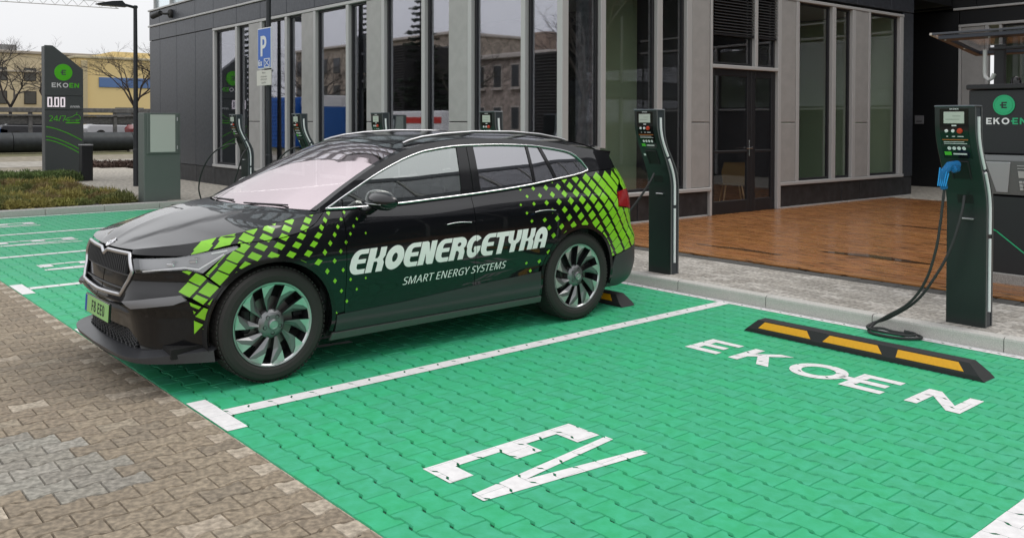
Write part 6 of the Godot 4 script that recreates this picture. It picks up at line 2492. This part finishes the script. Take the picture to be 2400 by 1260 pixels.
func make_wheel(car: Node, _p: Material) -> Node3D:
	var w := Node3D.new()
	w.name = "wheel"
	car.add_child(w)
	var X := Vector3.RIGHT
	# axis along +x, outer face at x = 0
	var t := MB.new()
	t.lathe(Vector3.ZERO, X, [[.27, -.21], [.33, -.235], [.358, -.225], [.369, -.2], [.372, -.16], [.3725, -.06], [.369, -.03], [.36, -.008], [.345, .004], [.315, .009], [.288, .004], [.274, -.006], [.27, -.02]], 64)
	# shoulder blocks
	for i in 72:
		var a := TAU * i / 72
		var d := Vector3(0, cos(a), sin(a))
		var b := Basis(X, d, X.cross(d))
		t.box(d * .3695 + X * -.035, Vector3(.05, .008, .022), .002, b)
		t.box(d * .370 + X * -.10, Vector3(.055, .007, .019), .002, b)
		t.box(d * .3695 + X * -.172, Vector3(.055, .008, .022), .002, b)
	obj("tyre", t, M.black_rubber, w)
	var rim := MB.new()
	rim.lathe(Vector3.ZERO, X, [[.262, -.2], [.25, -.16], [.245, -.06], [.256, -.02]], 48)
	var rim_part := obj("rim", rim, mat(Color(.05, .05, .055), .35, .7), w)
	var lip := MB.new()
	lip.lathe(Vector3.ZERO, X, [[.253, -.012], [.262, -.004], [.2705, -.002], [.273, -.007]], 64)
	obj("rim_edge", lip, mat(Color(.55, .56, .57), .38, 1.0), rim_part)
	var disc := MB.new()
	disc.lathe(Vector3.ZERO, X, [[.17, -.10], [.17, -.085], [.08, -.085], [.07, -.06], [0, -.06]], 40)
	obj("brake_disc", disc, mat(Color(.22, .21, .2), .45, .9), w)
	var cal := MB.new()
	cal.box(Vector3(-.085, .03, .155), Vector3(.05, .16, .06), .015)
	obj("brake_caliper", cal, M.dark, w)
	var back := MB.new()
	back.lathe(Vector3.ZERO, X, [[.25, -.14], [0, -.14]], 32)
	obj("back_plate", back, M.dark, w)
	# ten blades: a wide dark vane with a polished wedge on its outer end, a slot between each
	var gloss_black := mat(Color(.012, .012, .013), .3)
	var dark := mat(Color(.22, .225, .23), .38, .8)
	var pol := mat(Color(.66, .67, .67), .3, .9)
	for i in 10:
		var a0 := -TAU * i / 10
		var pt := func(r: float, deg: float, x: float) -> Vector3:
			var a: float = a0 - deg_to_rad(deg)
			return Vector3(x, r * cos(a), r * sin(a))
		var S := Vector3(-.04, 0, 0)
		# straight slots lean out of the radius; each blade between two of them is folded along its length
		var A0: Vector3 = pt.call(.088, 14.0, -.02)
		var A1: Vector3 = pt.call(.17, 15.5, -.01)
		var A2: Vector3 = pt.call(.253, 18.5, -.006)
		var B0: Vector3 = pt.call(.088, 22.0, -.03)
		var B1: Vector3 = pt.call(.17, 33.0, -.03)
		var B2: Vector3 = pt.call(.253, 39.5, -.016)
		var C1: Vector3 = pt.call(.16, 22.0, -.012)
		var C2: Vector3 = pt.call(.2525, 29.0, -.010)
		var vane := MB.new()
		vane.quad(A0, C1, A1, A1) if false else vane.tri(A0, C1, A1)
		vane.quad(A1, C1, C2, A2)
		vane.tri(A0, B0, C1)
		vane.quad(C1, B0, B1, B1) if false else vane.tri(C1, B0, B1)
		vane.quad(C1, B1, B2, C2)
		var walls := MB.new()
		walls.quad(A0, A0 + S, A1 + S, A1)
		walls.quad(A1, A1 + S, A2 + S, A2)
		walls.quad(B0, B1, B1 + S, B0 + S)
		walls.quad(B1, B2, B2 + S, B1 + S)
		piece("spoke", vane.mesh(), dark, rim_part)
		piece("slot_wall", walls.mesh(), gloss_black, rim_part)
		var wedge := MB.new()
		var w0: Vector3 = pt.call(.2575, 18.3, -.0035)
		var w1: Vector3 = pt.call(.2585, 29.0, -.003)
		var w2: Vector3 = pt.call(.2575, 39.7, -.006)
		var w3: Vector3 = pt.call(.185, 16.3, -.006)
		var w4: Vector3 = pt.call(.232, 30.0, -.007)
		wedge.tri(w0, w3, w4)
		wedge.tri(w0, w4, w1)
		wedge.tri(w1, w4, w2)
		piece("polished_wedge", wedge.mesh(), pol, rim_part)
	var hub := MB.new()
	hub.lathe(Vector3.ZERO, X, [[.096, -.06], [.092, -.034], [.075, -.022], [.06, -.015], [.034, -.012], [.033, -.003], [.028, .001], [0, .001]], 32)
	obj("hub", hub, dark, rim_part)
	var cap := MB.new()
	cap.lathe(Vector3(.0015, 0, 0), X, [[.029, 0], [.029, .002], [.024, .003], [.023, .001], [0, .001]], 24)
	for i in 3:
		cap.box(Vector3(.003, -.004 + .005 * i, -.004 + .004 * i), Vector3(.002, .003, .026), 0.0, Basis(X, .6))
	obj("hub_cap", cap, mat(Color(.5, .52, .52), .3, 1.0), rim_part)
	var bolts := MB.new()
	for i in 5:
		var a := TAU * (i + .5) / 5
		bolts.lathe(Vector3(-.02, .056 * cos(a), .056 * sin(a)), X, [[.013, 0], [.0135, .008], [.009, .004], [0, .004]], 10)
	obj("wheel_bolts", bolts, M.dark, rim_part)
	return w

func car_interior(car: Node) -> void:
	var cloth := mat(Color(.03, .03, .033), .85)
	var soft := mat(Color(.018, .018, .02), .7)
	var mb := MB.new()
	mb.box(Vector3(0, .93, 1.0), Vector3(1.42, .2, .5), .06)
	mb.box(Vector3(0, 1.02, .93), Vector3(1.3, .05, .4), .02)
	obj("dashboard", mb, soft, car)
	mb = MB.new()
	mb.lathe(Vector3(.36, .98, .62), Vector3(0, .35, -1), [[.17, -.012], [.185, 0], [.17, .012], [.155, 0], [.17, -.012]], 28)
	mb.box(Vector3(.36, .98, .63), Vector3(.3, .05, .02), .008)
	mb.tube([Vector3(.36, .98, .63), Vector3(.36, .9, .85)], .03, 8)
	obj("steering_wheel", mb, soft, car)
	for q in [[.36, -.05], [-.36, -.05], [.38, -.92], [-.38, -.92]]:
		mb = MB.new()
		mb.box(Vector3(q[0], .58, q[1] + .22), Vector3(.5, .16, .5), .06)
		mb.box(Vector3(q[0], .92, q[1] - .08), Vector3(.48, .62, .14), .06, Basis(Vector3.RIGHT, -.22))
		mb.box(Vector3(q[0], 1.31, q[1] - .17), Vector3(.26, .19, .1), .04, Basis(Vector3.RIGHT, -.22))
		obj("seat", mb, cloth, car)
	mb = MB.new()
	mb.box(Vector3(0, .42, -.3), Vector3(1.62, .06, 3.0))
	mb.box(Vector3(.80, .75, -.3), Vector3(.05, .62, 2.6), .02)
	mb.box(Vector3(-.80, .75, -.3), Vector3(.05, .62, 2.6), .02)
	mb.box(Vector3(0, .8, -1.75), Vector3(1.4, .6, .06))
	obj("cabin_trim", mb, soft, car)
	mb = MB.new()
	mb.box(Vector3(0, 1.42, .42), Vector3(.2, .06, .03), .012)
	obj("inner_mirror", mb, soft, car)

func car_livery(car: Node, panels: Array, bumper: PackedVector2Array, hood_side: PackedVector2Array, lime: Material, white: Material) -> void:
	var fields := []
	for p in panels + [shrink(bumper, .003), hood_side, cut(pv([1.7, .30, 1.885, .30, 1.885, .50, 1.91, .565, 1.76, .5]), [circle2(Vector2(1.3825, .362), .445)])]:
		fields.append(p)
	# front field: parallelograms that shrink from the nose backwards
	var shapes := []
	for i in range(-4, 8):
		for j in range(-2, 12):
			var s := 1.286 - .12 * i
			var y := .981 - .004 * i
			if j > 0:
				for k in j:
					s += .03 + .006 * k
					y -= .05 + .0035 * k
			else:
				s += .036 * j
				y -= .045 * j
			if s < .66 or y < .33 or s > 1.96:
				continue
			if s < .875 and y > .605 and y < .87 and s - (.87 - y) * .2 < .84:
				continue
			if i == 6 and j < 1 or s < .74 and y > .87 and j % 2 == 0:
				continue
			var f1 := curve([[.68, .16], [.85, .25], [1.0, .36], [1.25, .56], [1.47, .8], [1.7, .92]], s)
			var f2 := curve([[.68, .24], [.85, .38], [1.0, .48], [1.25, .46], [1.47, .46], [1.6, .72], [1.75, .93]], s)
			var e1 := Vector2(-.0375, -.018) * f1
			var e2 := Vector2(.03, -.031) * f2
			var c := Vector2(s, y)
			if s < 1.05:    # these stand upright
				shapes.append(PackedVector2Array([c + Vector2(0, .055) * f1, c + Vector2(-.045, .0) * f1, c - Vector2(0, .055) * f1, c + Vector2(.045, 0) * f1]))
			else:
				shapes.append(PackedVector2Array([c + e1 + e2, c + e1 - e2, c - e1 - e2, c - e1 + e2]))
	# rear field: upright diamonds that shrink forwards
	for i in range(-6, 9):
		for r in range(-1, 11):
			var s := -1.19 - .048 * r - .1405 * i
			var y := 1.135 - .0575 * r if r < 2 else 1.017 - .0672 * (r - 2)
			if s > -.69 or s < -2.6 or y < .4:
				continue
			if s > -.985 and y > .6 and y < .865:
				continue
			if s > -.8 and y < .62 and r % 2 == 0:
				continue
			var f := clampf(.17 + (-.70 - s) * .66, .12, .93)
			var c := Vector2(s, y)
			shapes.append(PackedVector2Array([c + Vector2(-.011, .057) * f, c + Vector2(-.066, -.004) * f, c - Vector2(-.011, .057) * f, c + Vector2(.066, .004) * f]))
	var mb := MB.new()
	for sh in shapes:
		if Geometry2D.is_polygon_clockwise(sh):
			sh.reverse()
		for p in fields:
			for q in Geometry2D.intersect_polygons(sh, p):
				if area2(q) > 2e-5:
					drape(mb, q, belt, .0016, .045, .025, .0015)
	# over the tailgate's corner
	for r in 7:
		for i in 3:
			var c := Vector2(-2.09 - .07 * i - .03 * (r % 2), 1.22 - .05 * r)
			if c.y < .95: continue
			drape(mb, PackedVector2Array([c + Vector2(0, .04), c + Vector2(-.034, 0), c - Vector2(0, .04), c + Vector2(.034, 0)]), belt, .004, .045, .025, .0015)
	both("diamond_stickers", mb, lime, car)
	# the name on the doors, and the line below it
	for e in [1, -1]:
		mb = MB.new()
		var word := "EKOENERGETYKA"
		var width := 0.0
		for ch in word:
			width += heavy_letter(ch)[1] + .035
		var k := 1.83 / width / 1.0
		var h := .168
		var x := 0.0
		var letters_done := []
		for ch in word:
			var l := heavy_letter(ch)
			for p in l[0]:
				var q := PackedVector2Array()
				for a in p:
					var tx: float = (x + a.x) * k
					q.append(Vector2(.862 - tx - (a.y - .5) * -.0 - a.y * .045 if e == 1 else 0.0, .632 + tx * .0155 + a.y * h))
				letters_done.append(q)
			x += l[1] + .035
		if e == -1:
			continue
		for q in letters_done:
			for p in [panels[1], panels[2]]:
				for w in Geometry2D.intersect_polygons(q, p):
					if area2(w) > 2e-6:
						drape(mb, w, belt, .0022, .05, .03, .002)
		obj("lettering", mb, white, car)
		var l := letters("SMART ENERGY SYSTEMS", .056)
		var sm := MB.new()
		var sc: float = .955 / l[1].x
		for t in l[0]:
			var q := PackedVector2Array()
			for a in t:
				q.append(Vector2(.405 - a.x * sc - a.y * .22, .512 + a.x * sc * .022 + a.y))
			for w in [0, 1, 2]:
				pass
			var N := []
			for a in q:
				var b := belt(a)
				N.append([b[0] + b[1] * .0024, b[1]])
			sm.tri_n(N[0][0], N[1][0], N[2][0], N[0][1], N[1][1], N[2][1])
		obj("small_lettering", sm, white, car)

# ------------------------------------------------------------------ the other wing round the court, and what the windows mirror
func surroundings() -> void:
	var e := thing("east_wing", "dark wing on the far right of the wooden court, outside the picture", "building")
	var X := Transform3D(Basis(Vector3(0, 0, 1), Vector3.UP, Vector3(-1, 0, 0)), Vector3(5.4, 0, -30))
	for st in 4:
		var y0 := .11 + st * 3.05
		for k in 10:
			var u0 := k * 2.1
			fpart("cladding_panel", M.cladding, e, X, u0 + .006, u0 + 2.094, y0 + 2.5, y0 + 3.04, -.1, 0, .006)
			fpart("window", M.dark_frame, e, X, u0 + .04, u0 + 2.06, y0, y0 + 2.49, -.12, -.06, .006)
			fpart("pane", M.court_glass, e, X, u0 + .12, u0 + 1.98, y0 + .08, y0 + 2.42, -.055, -.045)
			fpart("mullion", M.frame, e, X, u0 - .03, u0 + .03, y0, y0 + 2.49, -.1, .02, .004)
	var core := MB.new()
	core.box(Vector3(10.5, 6.1, -19.5), Vector3(9.9, 12.2, 21.0))
	obj("core", core, M.dark_cladding, e)
	for k in 1:
		for i in 4:
			fpart("cladding_panel", M.dark_cladding, get_node("rear_wing"), Transform3D(Basis.IDENTITY, Vector3(0, 0, -21.3)), -12.0 + i * 3.6, -12.0 + i * 3.6 + 3.59, 8.51 + k * 1.8, 10.3 + k * 1.8, -.2, 0, .006)

func conifer(at: Vector3, h: float, sd: int, label: String) -> void:
	var t := thing("spruce", label, "tree", at, 0.0, "spruces across the car park")
	var r := RandomNumberGenerator.new()
	r.seed = sd
	var mb := MB.new()
	mb.tube([Vector3.ZERO, Vector3(0, h * .5, 0), Vector3(0, h, 0)], h * .018, 7, .02)
	obj("trunk", mb, mat_once("conifer_bark", Color(.05, .04, .03), .9), t)
	mb = MB.new()
	var y := h * .12
	while y < h * .985:
		var f := 1.0 - y / h
		var len := h * .22 * f + .12
		for i in 9:
			var a := TAU * (i + r.randf()) / 9.0
			var l := len * r.randf_range(.65, 1.15)
			var d := Vector3(cos(a), 0, sin(a))
			var sag := r.randf_range(.15, .4)
			for k in int(16 + 44 * f):
				var q := r.randf()
				var p := Vector3(0, y, 0) + d * l * q + Vector3(0, -sag * l * q * (1.0 - .7 * q), 0)
				var s := Vector3(r.randfn(), r.randfn() * .3 - .5, r.randfn()).normalized()
				var n := s.cross(d).normalized()
				var w := .05 + .09 * f
				mb.tri_n(p, p + s * w * 2.2 + d * w, p + d * w * 2.0, n, n, n)
				mb.tri_n(p, p - s * w * 1.2 + d * w + n * w, p + d * w * 1.6, n, n, n)
		y += h * .035
	obj("crown", mb, mat_once("conifer_green", Color(.022, .035, .02), .85), t)

func reflected_side() -> void:
	var wall := mat(Color(.55, .46, .40), .9, 0, M.blotch, 3.0)
	var trim := mat(Color(.55, .50, .45), .8)
	var b := thing("old_office_block", "old two storey block with tall paired windows, mirrored in the facade", "building", Vector3(-45.5, 0, 17.8))
	obj("wall", bx(Vector3(0, 2.9, 4), Vector3(16, 5.8, 8)), wall, b)
	obj("cornice", bx(Vector3(0, 5.75, 3.9), Vector3(16.4, .3, 8.4), .05), trim, b)
	obj("chimney", bx(Vector3(5.3, 6.5, 2), Vector3(1.3, 1.5, 1.0), .05), mat(Color(.33, .25, .2), .9), b)
	for r in 2:
		for k in 9:
			var w := fpart_plain("window", trim, b, Vector3(-7.0 + k * 1.7, 1.9 + r * 2.6, -.02), Vector3(.85, 1.5, .1))
			obj("pane", bx(Vector3(0, 0, -.05), Vector3(.7, 1.34, .03)), mat_once("far_pane", Color(.04, .042, .045), .12), w)
			obj("sill", bx(Vector3(0, -.8, -.08), Vector3(1.0, .08, .2)), trim, w)
	var c := thing("beige_office", "long beige three storey building behind trees, mirrored in the facade", "building", Vector3(-67, 0, 23))
	obj("wall", bx(Vector3(0, 4.2, 4), Vector3(26, 8.4, 8)), mat(Color(.58, .49, .40), .9, 0, M.blotch, 3.0), c)
	obj("roof_edge", bx(Vector3(0, 8.5, 3.9), Vector3(26.4, .25, 8.4), .05), trim, c)
	for r in 3:
		for k in 11:
			fpart_plain("window", mat_once("far_pane", Color(.04, .042, .045), .12), c, Vector3(-12 + k * 2.4, 1.8 + r * 2.5, -.02), Vector3(1.2, 1.4, .1))
	for q in [[-30.5, 12.8, 7.6, 5.2, "wide"], [-46.5, 12.8, 2.2, 6.4, "narrow"]]:
		var s := thing("louvred_shed", "%s dark shed clad in horizontal louvres, mirrored in the facade" % q[4], "shed", Vector3(q[0], 0, q[1]), 0.0, "dark louvred sheds")
		obj("case", bx(Vector3(0, q[3] * .5, 2), Vector3(q[2], q[3], 3.9)), mat_once("shed_dark", Color(.02, .019, .018), .7), s)
		for k in int(q[3] / .16):
			piece("louvre", bx(Vector3.ZERO, Vector3(q[2], .03, .12), .004, Basis(Vector3.RIGHT, .6)).mesh(), mat_once("louvre", Color(.045, .042, .038), .6), s, Vector3(0, .12 + k * .16, .02))
	var k := thing("blue_kiosk", "blue container kiosk with a white peaked mark, mirrored in the facade", "kiosk", Vector3(-52.2, 0, 7.8))
	obj("case", bx(Vector3(0, 1.6, 1.2), Vector3(2.6, 3.2, 2.4), .03), mat(Color(.015, .12, .46), .5), k)
	for i in 12:
		piece("rib", bx(Vector3.ZERO, Vector3(2.5, .04, .04), .006).mesh(), mat_once("kiosk_rib", Color(.012, .09, .38), .5), k, Vector3(0, .3 + i * .24, -.02))
	var v := thing("banner_container", "container with a red, white and blue banner, mirrored in the facade", "container", Vector3(-49.75, 0, 8.6))
	obj("case", bx(Vector3(0, 1.3, 1.2), Vector3(1.9, 2.6, 2.4), .03), mat(Color(.03, .13, .42), .5), v)
	obj("white_band", bx(Vector3(0, 2.95, 1.2), Vector3(1.9, .7, 2.4), .03), M.white_print, v)
	obj("red_band", bx(Vector3(.2, 2.9, -.02), Vector3(1.8, .3, .04), .01, Basis(Vector3.BACK, -.45)), mat(Color(.5, .02, .02), .5), v)
	var t := thing("white_trailer", "white box trailer with a red stripe along its side, mirrored in the facade", "trailer", Vector3(-36.4, 0, 7.2))
	obj("box", bx(Vector3(0, 1.35, 1.1), Vector3(5.4, 1.7, 2.2), .04), M.white_print, t)
	obj("stripe", bx(Vector3(0, 1.75, -.01), Vector3(5.3, .3, .03), .005), mat(Color(.55, .03, .02), .4), t)
	for x in [-1.6, 1.6]:
		for z in [.2, 2.0]:
			var w := MB.new()
			w.lathe(Vector3(x, .36, z), Vector3.BACK, [[0, -.1], [.36, -.1], [.36, .1], [0, .1]], 18)
			obj("wheel", w, M.black_rubber, t)
	conifer(Vector3(-45.6, 0, 14.2), 10.8, 31, "tall spruce beside the narrow shed, mirrored in the middle windows")
	conifer(Vector3(-50.8, 0, 13.6), 10.0, 32, "spruce left of the tall one, mirrored in the narrow pane")
	conifer(Vector3(-70.5, 0, 14.0), 13.0, 33, "big spruce far left, mirrored in the end window")
	bare_tree(Vector3(-57, 0, 13), 7.0, 41, "bare tree in front of the beige office, mirrored in the facade", Color(.05, .042, .036), .7)
	bare_tree(Vector3(-62, 0, 15), 7.6, 42, "second bare tree before the beige office, mirrored in the facade", Color(.05, .042, .036), .7)
	bare_tree(Vector3(-41, 0, 13), 6.4, 43, "bare tree before the old block, mirrored in the facade", Color(.055, .05, .035), .6)
	bare_tree(Vector3(-36, 0, 20), 9.0, 44, "tall bare tree behind the wide shed, mirrored in the facade", Color(.05, .042, .036), .8)
	bare_tree(Vector3(2.6, .11, -19.0), 7.0, 45, "slim birch in the court, mirrored beside the building's corner", Color(.22, .2, .18), .35, 4)
